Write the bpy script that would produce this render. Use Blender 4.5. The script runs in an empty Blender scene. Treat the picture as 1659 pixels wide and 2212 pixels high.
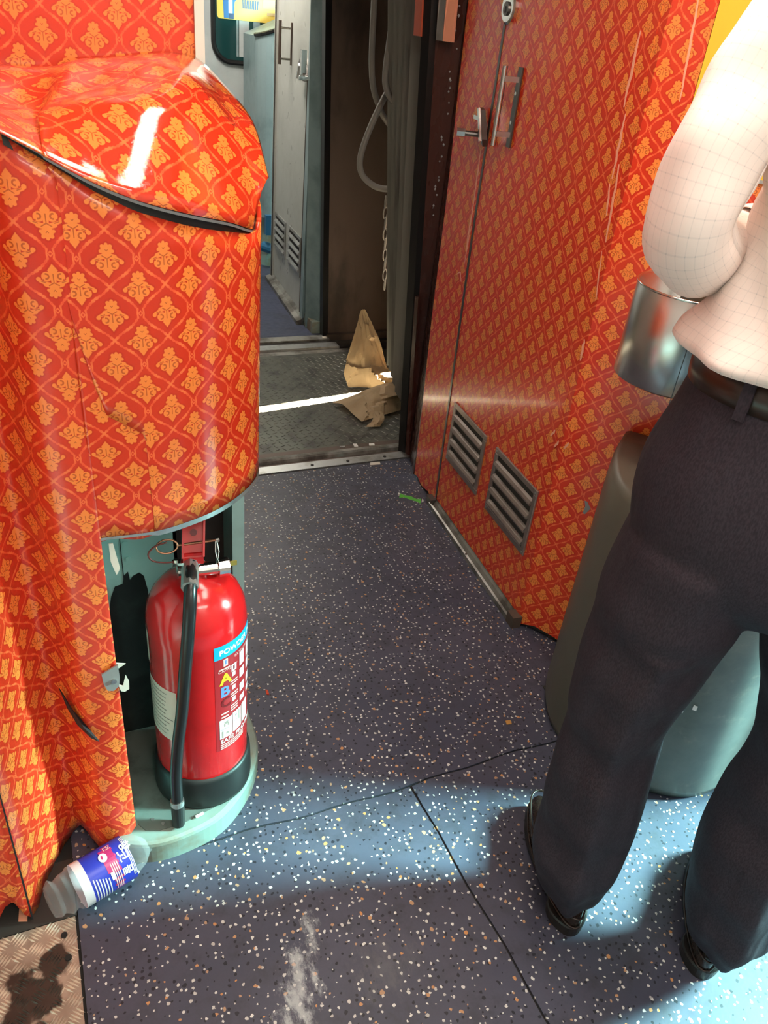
import bpy, bmesh, math, random
from mathutils import Vector, Matrix
random.seed(7)
S = bpy.context.scene
COL = S.collection
# ------------------------------------------------------------------ camera
CAMH = 1.4
PITCH, ROLL, HEAD = math.radians(32.46), math.radians(6.586), math.radians(26.4)
cd = bpy.data.cameras.new('camera'); cam = bpy.data.objects.new('camera', cd); COL.objects.link(cam)
S.camera = cam
fwd = Vector((math.sin(HEAD)*math.cos(PITCH), math.cos(HEAD)*math.cos(PITCH), -math.sin(PITCH)))
right = Vector((math.cos(HEAD), -math.sin(HEAD), 0)); upv = right.cross(fwd)
# picture-right axis: world right turned by the roll
r2 = right*0.9934 + upv*0.1147
u2 = r2.cross(fwd)*1.0
cam.matrix_world = Matrix(((r2.x, u2.x, -fwd.x, 0), (r2.y, u2.y, -fwd.y, 0), (r2.z, u2.z, -fwd.z, CAMH), (0, 0, 0, 1)))
cd.sensor_fit = 'VERTICAL'; cd.sensor_height = 36.0; cd.lens = 1661.0/2212.0*36.0
cd.clip_start = 0.02; cd.clip_end = 60
# ------------------------------------------------------------------ world, lights, exposure
w = bpy.data.worlds.new('world'); S.world = w; w.use_nodes = True
w.node_tree.nodes['Background'].inputs[0].default_value = (0.62, 0.83, 1.0, 1)
w.node_tree.nodes['Background'].inputs[1].default_value = 1.0
S.view_settings.view_transform = 'Standard'; S.view_settings.look = 'None'
S.view_settings.gamma = 1.0; S.view_settings.use_curve_mapping = False
S.view_settings.exposure = -0.10
def area(name, loc, target, sx, sy, power, col):
    l = bpy.data.lights.new(name, 'AREA'); l.shape = 'RECTANGLE'; l.size = sx; l.size_y = sy
    l.energy = power; l.color = col
    o = bpy.data.objects.new(name, l); COL.objects.link(o); o.location = loc
    o.rotation_euler = (Vector(target)-Vector(loc)).to_track_quat('-Z', 'Y').to_euler()
    return o
# daylight falling in through the open coach door on the right
area('door_daylight', (3.3, 0.02, 1.75), (0.9, 0.6, 0.35), 0.5, 0.8, 1250, (0.47, 1.0, 0.94))
# sun through the slit in the gangway bellows
sp = bpy.data.lights.new('sun_beam', 'SPOT'); sp.energy = 420000; sp.color = (1.0, 0.86, 0.66)
sp.spot_size = math.radians(9); sp.spot_blend = 0.05; sp.shadow_soft_size = 0.03
spo = bpy.data.objects.new('sun_beam', sp); COL.objects.link(spo)
spo.location = (1.56+6*0.75, 2.955+6*0.105, 0.30+6*0.60)
spo.rotation_euler = (Vector((1.45, 2.94, 0.22))-Vector(spo.location)).to_track_quat('-Z', 'Y').to_euler()
LAMP_MAIN, LAMP_SIDE, LAMP_FAR = 19.0, 19.0, 70.0

# ------------------------------------------------------------------ node helpers
class X:
    """tiny expression compiler for shader math nodes"""
    def __init__(s, nt, v): s.nt = nt; s.v = v
    def op(s, kind, *o):
        n = s.nt.nodes.new('ShaderNodeMath'); n.operation = kind
        for i, a in enumerate((s,)+o):
            a = a.v if isinstance(a, X) else a
            if isinstance(a, (int, float)): n.inputs[i].default_value = a
            else: s.nt.links.new(a, n.inputs[i])
        return X(s.nt, n.outputs[0])
    def __add__(s, o): return s.op('ADD', o)
    __radd__ = __add__
    def __sub__(s, o): return s.op('SUBTRACT', o)
    def __rsub__(s, o): return (s*-1.0)+o
    def __mul__(s, o): return s.op('MULTIPLY', o)
    __rmul__ = __mul__
    def __truediv__(s, o): return s.op('DIVIDE', o)
    def abs(s): return s.op('ABSOLUTE')
    def floor(s): return s.op('FLOOR')
    def cos(s): return s.op('COSINE')
    def sin(s): return s.op('SINE')
    def min(s, o): return s.op('MINIMUM', o)
    def max(s, o): return s.op('MAXIMUM', o)
    def lt(s, o): return s.op('LESS_THAN', o)
    def gt(s, o): return s.op('GREATER_THAN', o)
    def sqrt(s): return s.op('SQRT')
    def clamp(s): return s.max(0.0).min(1.0)
    def step(s, e0, e1):
        n = s.nt.nodes.new('ShaderNodeMapRange'); n.interpolation_type = 'SMOOTHSTEP'
        s.nt.links.new(s.v, n.inputs['Value'])
        if e0 < e1: n.inputs['From Min'].default_value = e0; n.inputs['From Max'].default_value = e1
        else:
            n.inputs['From Min'].default_value = e1; n.inputs['From Max'].default_value = e0
            n.inputs['To Min'].default_value = 1; n.inputs['To Max'].default_value = 0
        return X(s.nt, n.outputs['Result'])
def hyp(a, b): return (a*a+b*b).sqrt()
def circ(x, y, cx, cy, r): return hyp(x-cx, y-cy)-r
def caps(x, y, ax, ay, bx, by, r):
    px, py = x-ax, y-ay; dx, dy = bx-ax, by-ay
    h = ((px*dx+py*dy)*(1.0/(dx*dx+dy*dy))).clamp()
    return hyp(px-h*dx, py-h*dy)-r
def mixc(nt, f, a, b):
    n = nt.nodes.new('ShaderNodeMix'); n.data_type = 'RGBA'
    for k, v in ((0, f), (6, a), (7, b)):
        if isinstance(v, X): v = v.v
        if isinstance(v, tuple): n.inputs[k].default_value = v if len(v) == 4 else v+(1,)
        elif isinstance(v, (int, float)): n.inputs[k].default_value = v
        else: nt.links.new(v, n.inputs[k])
    return n.outputs[2]
def newmat(name, col=(0.5, 0.5, 0.5), rough=0.5, metal=0.0, spec=0.5, coat=0.0, trans=0.0, emit=None, estr=0.0, ior=1.45):
    m = bpy.data.materials.new(name); m.use_nodes = True
    b = m.node_tree.nodes['Principled BSDF']
    b.inputs['Base Color'].default_value = tuple(col)+(1,)
    b.inputs['Roughness'].default_value = rough; b.inputs['Metallic'].default_value = metal
    b.inputs['Specular IOR Level'].default_value = spec; b.inputs['Coat Weight'].default_value = coat
    b.inputs['Coat Roughness'].default_value = 0.08
    b.inputs['Transmission Weight'].default_value = trans; b.inputs['IOR'].default_value = ior
    if emit: b.inputs['Emission Color'].default_value = tuple(emit)+(1,); b.inputs['Emission Strength'].default_value = estr
    return m, m.node_tree, b
def noise(nt, scale, detail=3, vec=None, rough=0.5, dim='3D'):
    n = nt.nodes.new('ShaderNodeTexNoise'); n.inputs['Scale'].default_value = scale
    n.inputs['Detail'].default_value = detail; n.inputs['Roughness'].default_value = rough
    if vec is not None: nt.links.new(vec, n.inputs['Vector'])
    return X(nt, n.outputs['Fac'])
def wpos(nt): return nt.nodes.new('ShaderNodeNewGeometry').outputs['Position']
def scaled(nt, vec, s):
    n = nt.nodes.new('ShaderNodeVectorMath'); n.operation = 'MULTIPLY'; nt.links.new(vec, n.inputs[0])
    n.inputs[1].default_value = s; return n.outputs[0]
def sep(nt, v):
    n = nt.nodes.new('ShaderNodeSeparateXYZ'); nt.links.new(v, n.inputs[0])
    return [X(nt, n.outputs[i]) for i in range(3)]
def bump(nt, b, h, strength, dist=0.01):
    n = nt.nodes.new('ShaderNodeBump'); n.inputs['Strength'].default_value = strength; n.inputs['Distance'].default_value = dist
    nt.links.new(h.v, n.inputs['Height']); nt.links.new(n.outputs[0], b.inputs['Normal'])
def dirty(name, col, col2, rough=0.5, metal=0.0, scale=6.0, lo=0.45, hi=0.7, bumpy=0.0, spec=0.5, stretch=(1, 1, 1), detail=5, coat=0.0):
    """two-tone weathered material"""
    m, nt, b = newmat(name, col, rough, metal, spec, coat)
    v = scaled(nt, wpos(nt), stretch)
    f = noise(nt, scale, detail, v, 0.6)
    c = mixc(nt, f.step(lo, hi), tuple(col), tuple(col2)); nt.links.new(c, b.inputs['Base Color'])
    f2 = noise(nt, scale*7, 2, v)
    nt.links.new((f2*0.25+(rough-0.12)).v, b.inputs['Roughness'])
    if bumpy: bump(nt, b, f+f2*0.4, bumpy, 0.004)
    return m

def vinyl(name, bumps=0.04, rough=0.2, ripple=0.0):
    """red and orange damask self-adhesive film; UVs are metres along the sheet"""
    m, nt, b = newmat(name, rough=rough, spec=0.5)
    uvn = nt.nodes.new('ShaderNodeUVMap'); P = 0.067
    ux, uy, _ = sep(nt, uvn.outputs[0])
    u = ux*(1/P); v = uy*(1/P)
    ax = u-(u+0.5).floor(); ay = v-(v+0.5).floor()
    aax, aay = ax.abs(), ay.abs(); tau = aax-aay
    off = ((tau-0.12)*4.2).cos().max(0.0)*0.058-tau.step(0.36, 0.47)*0.085
    g = aax+aay-0.5-off
    ina = g.lt(0.0)
    bx = u-u.floor()-0.5; by = v-v.floor()-0.5
    qx = bx+(ax-bx)*ina; y = by+(ay-by)*ina
    x = qx.abs()
    d = circ(x, y, 0.0, 0.150, 0.098)
    d = d.min(circ(x, y, 0.066, 0.215, 0.034)).min(circ(x, y, 0.098, 0.130, 0.030)).min(circ(x, y, 0.0, 0.248, 0.03))
    d = d.min(caps(x, y, 0.02, 0.055, 0.125, 0.025, 0.046)).min(caps(x, y, 0.10, 0.030, 0.225, -0.030, 0.026))
    d = d.min(circ(x, y, 0.240, -0.060, 0.040))
    d = d.min(circ(x, y, 0.104, -0.108, 0.086))
    d = d.min(caps(x, y, 0.0, 0.08, 0.026, -0.16, 0.032))
    d = d.min((x*(1/0.085)+(y+0.215).abs()*(1/0.115)-1.0)*0.06).min(circ(x, y, 0.052, -0.195, 0.024))
    motif = d.step(0.008, -0.008)
    halo = d.step(0.05, 0.0)*0.55
    ink = caps(x, y, 0.0, 0.0, 0.08, 0.05, 0.006).min(caps(x, y, 0.0, 0.0, 0.001, -0.15, 0.005)).min(caps(x, y, 0.0, 0.13, 0.02, 0.155, 0.003)).min(caps(x, y, 0.13, 0.0, 0.20, -0.025, 0.004)).min((circ(x, y, 0.116, -0.112, 0.042).abs()-0.011).max((x-0.126)*1.0)).min(circ(x, y, 0.165, -0.052, 0.012))
    inkm = ink.step(0.007, 0.0)*0.75
    w1 = (tau*(9*math.pi)).sin()*0.017
    thick = ((tau*(4*math.pi)).cos()+1.6)*0.0078
    rope = (g-w1).abs().min((g+w1).abs())-thick
    rope = rope.min(((aax-0.5).abs()+aay-0.040).abs()-0.008)
    ropem = rope.step(0.022, 0.002)
    ropehi = rope.step(0.008, -0.006)*((tau*(4*math.pi)).cos()+1.0)*0.45
    bg = (0.65, 0.034, 0.012); bgd = (0.47, 0.017, 0.007)
    c = mixc(nt, halo, bg, bgd)
    c = mixc(nt, ropem*0.85, c, (0.84, 0.105, 0.036)); c = mixc(nt, ropehi, c, (0.88, 0.190, 0.055))
    c = mixc(nt, motif, c, (0.90, 0.245, 0.046)); c = mixc(nt, inkm*motif, c, (0.40, 0.050, 0.010))
    pos = wpos(nt)
    fade = noise(nt, 5.0, 3, pos).step(0.35, 0.75)*0.10
    c = mixc(nt, fade, c, (0.95, 0.19, 0.06))
    nt.links.new(c, b.inputs['Base Color'])
    h = noise(nt, 60, 3, pos)*0.25+noise(nt, 9, 2, pos)
    if ripple: h = h+noise(nt, 22, 4, scaled(nt, pos, (1, 2.5, 1)))*ripple
    bump(nt, b, h, bumps, 0.02)
    b.inputs['Coat Weight'].default_value = 0.25
    return m
V_WALL = vinyl('damask_vinyl', 0.05, 0.25)
V_LID = vinyl('damask_vinyl_glossy', 0.10, 0.10, 0.8); V_LID.node_tree.nodes['Principled BSDF'].inputs['Coat Weight'].default_value = 0.9
V_LEFT = vinyl('damask_vinyl_creased', 0.10, 0.33, 0.5)

def floor_mat():
    m, nt, b = newmat('speckled_rubber_floor', rough=0.38, spec=0.45)
    pos = wpos(nt); px, py, pz = sep(nt, pos)
    n1 = noise(nt, 3.5, 5, pos, 0.65); n2 = noise(nt, 14, 4, pos, 0.7)
    c = mixc(nt, n1.step(0.3, 0.75), (0.050, 0.053, 0.082), (0.080, 0.079, 0.113))
    c = mixc(nt, n2.step(0.42, 0.72)*0.6, c, (0.030, 0.030, 0.040))
    def chips(scale, thr, rad, col, seed, c):
        vor = nt.nodes.new('ShaderNodeTexVoronoi'); vor.voronoi_dimensions = '2D'; vor.feature = 'F1'
        vor.inputs['Scale'].default_value = scale
        ad = nt.nodes.new('ShaderNodeVectorMath'); ad.operation = 'ADD'; ad.inputs[1].default_value = (seed, seed*1.7, 0)
        nt.links.new(pos, ad.inputs[0])
        wob = nt.nodes.new('ShaderNodeTexNoise'); wob.inputs['Scale'].default_value = scale*1.6; nt.links.new(ad.outputs[0], wob.inputs['Vector'])
        mx = nt.nodes.new('ShaderNodeMix'); mx.data_type = 'VECTOR'; mx.inputs[0].default_value = 0.35/scale
        nt.links.new(ad.outputs[0], mx.inputs[4])
        ad2 = nt.nodes.new('ShaderNodeVectorMath'); ad2.operation = 'ADD'; nt.links.new(ad.outputs[0], ad2.inputs[0])
        sc = nt.nodes.new('ShaderNodeVectorMath'); sc.operation = 'SCALE'; sc.inputs[3].default_value = 0.55/scale
        nt.links.new(wob.outputs['Color'], sc.inputs[0]); nt.links.new(sc.outputs[0], ad2.inputs[1])
        nt.links.new(ad2.outputs[0], vor.inputs['Vector'])
        cr, cg, cb = sep(nt, vor.outputs['Color'])
        dist = X(nt, vor.outputs['Distance'])
        r = cg*rad*0.7+rad*0.5
        mask = (r-dist).step(0.0, 0.045)*cr.lt(thr)
        shade = mixc(nt, cb, col[0], col[1])
        return mixc(nt, mask, c, shade)
    c = chips(82, 0.34, 0.24, ((0.012, 0.013, 0.02), (0.02, 0.02, 0.03)), 3.1, c)
    c = chips(88, 0.36, 0.235, ((0.70, 0.69, 0.66), (0.45, 0.42, 0.40)), 11.3, c)
    c = chips(70, 0.13, 0.24, ((0.55, 0.24, 0.08), (0.40, 0.26, 0.17)), 23.7, c)
    # scuffed plaster-like smear left on the near sheet, and trodden grime
    sx = (px-0.285-(py-0.70)*0.42)*(1/0.062); sy = (py-0.62)*(1/0.17)
    ell = hyp(sx, sy)
    gr = noise(nt, 38, 6, scaled(nt, pos, (1.0, 0.5, 1)), 0.75)
    smear = (ell*-1.0+1.25+(gr-0.5)*2.4).step(0.55, 1.15)*gr.step(0.36, 0.62)
    c = mixc(nt, smear*0.75, c, (0.50, 0.52, 0.53))
    ex = hyp((px-0.40)*(1/0.14), (py-0.60)*(1/0.10))
    c = mixc(nt, (ex*-1.0+1.1+(gr-0.5)*2.0).step(0.5, 1.2)*0.35, c, (0.16, 0.16, 0.165))
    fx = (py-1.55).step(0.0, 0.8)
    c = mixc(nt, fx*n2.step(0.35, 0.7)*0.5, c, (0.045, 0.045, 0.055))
    nt.links.new(c, b.inputs['Base Color'])
    nt.links.new((n2*0.25+0.30).v, b.inputs['Roughness'])
    bump(nt, b, n2+noise(nt, 160, 2, pos)*0.3, 0.06, 0.004)
    return m
M = {}
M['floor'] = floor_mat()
M['under'] = newmat('floor_bed', (0.012, 0.011, 0.010), 0.8)[0]
M['farfloor'] = dirty('far_floor', (0.060, 0.068, 0.11), (0.035, 0.038, 0.055), 0.4, scale=6)
M['teal'] = dirty('teal_enamel', (0.36, 0.56, 0.52), (0.26, 0.40, 0.37), 0.4, scale=9, lo=0.5, hi=0.8)
M['teal_ledge'] = dirty('worn_teal_ledge', (0.21, 0.265, 0.235), (0.19, 0.135, 0.085), 0.5, scale=8, lo=0.42, hi=0.66, bumpy=0.15)
M['ledge_top'] = dirty('worn_zinc_sheet', (0.17, 0.195, 0.175), (0.075, 0.085, 0.072), 0.45, 0.35, scale=10, bumpy=0.1)
M['dark'] = newmat('dark_recess', (0.035, 0.028, 0.024), 0.7)[0]
M['nicheblack'] = dirty('niche_black', (0.008, 0.009, 0.009), (0.02, 0.024, 0.022), 0.4, scale=12)
M['alu'] = dirty('aluminium', (0.55, 0.55, 0.54), (0.36, 0.34, 0.31), 0.38, 0.9, scale=14)
M['alu_dirty'] = dirty('dirty_aluminium', (0.36, 0.35, 0.32), (0.13, 0.115, 0.10), 0.45, 0.7, scale=9, lo=0.4, hi=0.65, bumpy=0.1)
M['steel'] = newmat('brushed_stainless', (0.66, 0.63, 0.60), 0.27, 1.0)[0]
M['chrome'] = newmat('chrome', (0.72, 0.70, 0.67), 0.14, 1.0)[0]
M['darksteel'] = newmat('dark_steel', (0.16, 0.145, 0.135), 0.3, 0.9)[0]
M['vent'] = dirty('vent_metal', (0.36, 0.29, 0.26), (0.28, 0.21, 0.19), 0.38, 0.75, scale=20)
M['tread'] = dirty('gangway_tread', (0.13, 0.13, 0.11), (0.055, 0.053, 0.047), 0.42, 0.5, scale=11, bumpy=0.2)
M['lug'] = dirty('tread_lugs', (0.21, 0.21, 0.18), (0.09, 0.088, 0.078), 0.4, 0.5, scale=20)
M['rubber'] = newmat('black_rubber', (0.010, 0.009, 0.009), 0.33)[0]  # also paints the shade between bellows folds and under the lid
M['maroon'] = dirty('maroon_enamel', (0.060, 0.017, 0.012), (0.030, 0.012, 0.010), 0.27, scale=5, stretch=(1, 1, 0.3))
M['brown'] = dirty('grimy_brown_plate', (0.125, 0.085, 0.066), (0.05, 0.036, 0.029), 0.5, 0.2, scale=4, stretch=(1, 1, 0.4))
M['bellows'] = dirty('grey_bellows', (0.20, 0.19, 0.165), (0.09, 0.08, 0.07), 0.55, scale=5, stretch=(1, 1, 0.25))
M['hosegrey'] = newmat('grey_cable', (0.24, 0.215, 0.19), 0.5)[0]
M['greypanel'] = dirty('grey_laminate', (0.47, 0.47, 0.43), (0.36, 0.36, 0.32), 0.32, scale=3, lo=0.4, hi=0.8)
M['farteal'] = dirty('far_teal', (0.24, 0.32, 0.33), (0.15, 0.21, 0.215), 0.35, scale=4)
M['farwall'] = dirty('far_grey_wall', (0.42, 0.45, 0.44), (0.34, 0.37, 0.37), 0.4, scale=4)
M['cream'] = newmat('cream_trim', (0.72, 0.69, 0.60), 0.4)[0]
M['white'] = newmat('white_laminate', (0.62, 0.62, 0.60), 0.5)[0]
M['yellow'] = newmat('yellow_sign', (0.82, 0.52, 0.04), 0.4)[0]
M['red'] = dirty('red_enamel', (0.62, 0.010, 0.012), (0.52, 0.009, 0.010), 0.20, scale=12, coat=0.4)
M['redlever'] = newmat('red_lever_paint', (0.52, 0.012, 0.012), 0.3)[0]
M['brass'] = newmat('brassy_wire', (0.42, 0.20, 0.12), 0.3, 0.9)[0]
M['plastic'] = newmat('black_plastic', (0.013, 0.013, 0.013), 0.45)[0]
M['hose'] = newmat('black_rubber_hose', (0.011, 0.011, 0.012), 0.28)[0]
M['labelred'] = newmat('label_maroon', (0.34, 0.016, 0.02), 0.35)[0]
M['labelblue'] = newmat('label_cyan', (0.012, 0.31, 0.56), 0.35)[0]
M['labelwhite'] = newmat('label_white', (0.82, 0.80, 0.76), 0.45)[0]
M['labelpink'] = newmat('label_fine_print', (0.72, 0.38, 0.36), 0.45)[0]
M['letteryellow'] = newmat('letter_yellow', (0.86, 0.68, 0.02), 0.4)[0]
M['letterblue'] = newmat('letter_blue', (0.12, 0.20, 0.55), 0.4)[0]
M['letterdark'] = newmat('letter_dark', (0.16, 0.008, 0.010), 0.4)[0]
M['paperlabel'] = newmat('paper_label', (0.66, 0.50, 0.42), 0.6)[0]
M['printgrey'] = newmat('print_grey', (0.30, 0.22, 0.19), 0.6)[0]
M['kraft'] = None
M['coregrey'] = newmat('core_grey_edge', (0.23, 0.22, 0.22), 0.5)[0]  # plain grey of cut edges, clip and drips
M['scratch_or_highlight'] = newmat('scratched_film_and_highlight', (0.90, 0.36, 0.22), 0.35)[0]
M['tear'] = newmat('torn_slit', (0.015, 0.013, 0.016), 0.6)[0]
M['scrap'] = newmat('white_backing_paper', (0.66, 0.58, 0.50), 0.6)[0]
M['green'] = newmat('green_wrapper', (0.10, 0.42, 0.05), 0.35)[0]
M['column'] = dirty('column_brown_grey', (0.125, 0.120, 0.098), (0.085, 0.072, 0.056), 0.45, scale=16, bumpy=0.08)
M['skin'] = newmat('skin', (0.30, 0.155, 0.095), 0.5)[0]
M['hair'] = newmat('hair', (0.012, 0.010, 0.009), 0.5)[0]
M['belt'] = newmat('dark_brown_leather', (0.026, 0.014, 0.010), 0.30)[0]
M['shoe'] = dirty('brown_black_leather', (0.022, 0.013, 0.010), (0.035, 0.020, 0.015), 0.25, scale=20)
M['sole'] = newmat('shoe_sole', (0.012, 0.008, 0.007), 0.5)[0]
M['bluebox'] = newmat('blue_fixture', (0.03, 0.15, 0.28), 0.4)[0]
M['glass'] = newmat('dark_window_glass', (0.010, 0.045, 0.045), 0.06, 0.0, 0.7)[0]
def pet_mat():
    m, nt, b = newmat('clear_plastic', (0.9, 0.88, 0.88), 0.08)
    t = nt.nodes.new('ShaderNodeBsdfTransparent'); t.inputs[0].default_value = (0.98, 0.97, 0.97, 1); mx = nt.nodes.new('ShaderNodeMixShader')
    lw = nt.nodes.new('ShaderNodeLayerWeight'); lw.inputs[0].default_value = 0.35
    nt.links.new((X(nt, lw.outputs['Facing'])*0.20+0.05).v, mx.inputs[0]); nt.links.new(t.outputs[0], mx.inputs[1]); nt.links.new(b.outputs[0], mx.inputs[2])
    nt.links.new(mx.outputs[0], nt.nodes['Material Output'].inputs[0])
    return m
M['pet'] = pet_mat()
M['petblue'] = newmat('bottle_blue', (0.020, 0.035, 0.34), 0.3)[0]
M['petmag'] = newmat('bottle_magenta', (0.42, 0.025, 0.12), 0.3)[0]
M['petwhite'] = newmat('bottle_milky', (0.62, 0.52, 0.54), 0.3)[0]
M['chequer'] = dirty('chequer_plate', (0.40, 0.33, 0.27), (0.26, 0.20, 0.155), 0.4, 0.6, scale=12, bumpy=0.08)
M['lampglow'] = newmat('lamp_diffuser', (0.9, 0.9, 0.9), 0.4, emit=(1.0, 0.91, 0.80), estr=LAMP_MAIN)[0]
M['lampside'] = newmat('side_lamp_diffuser', (0.9, 0.9, 0.9), 0.4, emit=(1.0, 0.89, 0.76), estr=LAMP_SIDE)[0]
M['lampfar'] = newmat('far_lamp_diffuser', (0.9, 0.9, 0.9), 0.4, emit=(1.0, 0.93, 0.83), estr=LAMP_FAR)[0]
M['ceil'] = newmat('ceiling_white', (0.60, 0.58, 0.55), 0.5)[0]
def kraft_mat():
    m, nt, b = newmat('kraft_paper', (0.33, 0.225, 0.125), 0.7)
    n = noise(nt, 7, 4, wpos(nt)); c = mixc(nt, n.step(0.3, 0.75), (0.40, 0.28, 0.155), (0.27, 0.175, 0.09))
    nt.links.new(c, b.inputs['Base Color']); b.inputs['Subsurface Weight'].default_value = 0.0
    bump(nt, b, noise(nt, 30, 3, wpos(nt)), 0.25, 0.01)
    return m
M['kraft'] = kraft_mat()
def shirt_mat():
    m, nt, b = newmat('checked_shirt_cotton', (0.8, 0.75, 0.72), 0.8, spec=0.2)
    uv = nt.nodes.new('ShaderNodeUVMap'); ux, uy, _ = sep(nt, uv.outputs[0])
    u = ux*(1/0.0115); v = uy*(1/0.0115)
    fu = (u-(u+0.5).floor()).abs(); fv = (v-(v+0.5).floor()).abs()
    k = fu.step(0.075, 0.02).max(fv.step(0.075, 0.02))
    x2 = fu.step(0.075, 0.02)*fv.step(0.075, 0.02)
    c = mixc(nt, k*0.16, (0.89, 0.76, 0.70), (0.42, 0.38, 0.38)); c = mixc(nt, x2*0.35, c, (0.25, 0.24, 0.25))
    nt.links.new(c, b.inputs['Base Color'])
    bump(nt, b, noise(nt, 10, 3, wpos(nt)), 0.25, 0.02)
    return m
M['shirt'] = shirt_mat()
def trouser_mat():
    m, nt, b = newmat('charcoal_navy_wool', (0.028, 0.026, 0.037), 0.75, spec=0.25)
    p = wpos(nt); n = noise(nt, 500, 2, scaled(nt, p, (1, 1, 0.35))); c = mixc(nt, n.step(0.3, 0.7), (0.021, 0.0155, 0.0215), (0.035, 0.027, 0.036))
    nt.links.new(c, b.inputs['Base Color'])
    bump(nt, b, noise(nt, 9, 3, scaled(nt, p, (1, 1, 0.3))), 0.5, 0.03)
    return m
M['trousers'] = trouser_mat()
def column_mat():
    m, nt, b = newmat('worn_teal_column', (0.2, 0.3, 0.3), 0.42)
    p = wpos(nt); px, py, pz = sep(nt, p)
    n = noise(nt, 7, 5, p, 0.65); n2 = noise(nt, 24, 4, p, 0.7)
    c = mixc(nt, n.step(0.3, 0.7), (0.15, 0.155, 0.135), (0.095, 0.105, 0.095))
    c = mixc(nt, n2.step(0.55, 0.75)*0.6, c, (0.22, 0.205, 0.165))
    c = mixc(nt, ((px*-0.85)+(py*0.53)+0.46+(n-0.5)*0.12).step(0.0, 0.14), c, (0.105, 0.088, 0.066))   # turns brown-grey towards the left side
    nt.links.new(c, b.inputs['Base Color']); bump(nt, b, n2, 0.08, 0.004)
    return m
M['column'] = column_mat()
def floorplate_mat(name, k):
    m, nt, b = newmat(name, (0.4, 0.33, 0.27), 0.4, 0.45)
    p = wpos(nt); px, py, pz = sep(nt, p); n = noise(nt, 14, 4, p, 0.6)
    c = mixc(nt, n.step(0.35, 0.7), (0.46*k, 0.375*k, 0.30*k), (0.30*k, 0.235*k, 0.185*k))
    e = hyp((px+0.165)*(1/0.045), (py-0.745)*(1/0.05)).min(hyp((px+0.130)*(1/0.026), (py-0.800)*(1/0.035)))
    st = (e*-1.0+1.0+(noise(nt, 22, 3, p)-0.5)*2.2).step(-0.05, 0.18)
    c = mixc(nt, st*0.93, c, (0.035, 0.022, 0.018)); nt.links.new(c, b.inputs['Base Color'])
    return m
M['chequer'] = floorplate_mat('stained_chequer_plate', 1.0); M['chequer_bar'] = floorplate_mat('lighter_chequer_bars', 1.9)  # bars take a lighter copy of the plate colour

# ------------------------------------------------------------------ object helpers
def root(name, label, cat, loc=(0, 0, 0), group=None, kind=None):
    o = bpy.data.objects.new(name, None); COL.objects.link(o); o.location = loc; o.empty_display_size = 0.05
    o['label'] = label; o['category'] = cat
    if group: o['group'] = group
    if kind: o['kind'] = kind
    return o
def top(o):
    v = Vector((0, 0, 0)); q = o
    while q is not None: v += Vector(q.location); q = q.parent
    return v
def mesh(name, verts, faces, mat, parent=None, uvs=None, smooth=False, label=None, cat=None, group=None, kind=None):
    me = bpy.data.meshes.new(name)
    off = top(parent) if parent is not None else Vector((0, 0, 0))
    me.from_pydata([tuple(Vector(v)-off) for v in verts], [], faces)
    if uvs is not None:
        l = me.uv_layers.new(name='UVMap')
        for p in me.polygons:
            for li in p.loop_indices: l.data[li].uv = uvs[me.loops[li].vertex_index]
    me.materials.append(mat)
    if smooth:
        for p in me.polygons: p.use_smooth = True
    me.update()
    o = bpy.data.objects.new(name, me); COL.objects.link(o)
    if parent is not None: o.parent = parent
    if label: o['label'] = label
    if cat: o['category'] = cat
    if group: o['group'] = group
    if kind: o['kind'] = kind
    return o
class MB:
    """collects several shapes that make up ONE piece"""
    def __init__(s): s.v = []; s.f = []
    def add(s, v, f):
        n = len(s.v); s.v += [tuple(p) for p in v]; s.f += [tuple(i+n for i in q) for q in f]; return s
    def box(s, x0, x1, y0, y1, z0, z1): return s.add(*boxv(x0, x1, y0, y1, z0, z1))
    def build(s, name, mat, parent=None, **k): return mesh(name, s.v, s.f, mat, parent, **k)
BOXF = [(0, 3, 2, 1), (4, 5, 6, 7), (0, 1, 5, 4), (1, 2, 6, 5), (2, 3, 7, 6), (3, 0, 4, 7)]
def boxv(x0, x1, y0, y1, z0, z1):
    return [(x0, y0, z0), (x1, y0, z0), (x1, y1, z0), (x0, y1, z0), (x0, y0, z1), (x1, y0, z1), (x1, y1, z1), (x0, y1, z1)], BOXF
def box(name, x0, x1, y0, y1, z0, z1, mat, parent=None, **k):
    v, f = boxv(x0, x1, y0, y1, z0, z1); return mesh(name, v, f, mat, parent, **k)
def obox(c, ex, ey, ez, a, b, d):
    """box centred c with half sizes a,b,d along unit vectors"""
    c = Vector(c); ex, ey, ez = Vector(ex), Vector(ey), Vector(ez); v = []
    for k in (-1, 1):
        for i, j in ((-1, -1), (1, -1), (1, 1), (-1, 1)): v.append(c+ex*a*i+ey*b*j+ez*d*k)
    return v, BOXF
def prism(b0, b1):
    n = len(b0); v = list(b0)+list(b1)
    f = [tuple(reversed(range(n))), tuple(range(n, 2*n))]+[(i, (i+1) % n, n+(i+1) % n, n+i) for i in range(n)]
    return v, f
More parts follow.
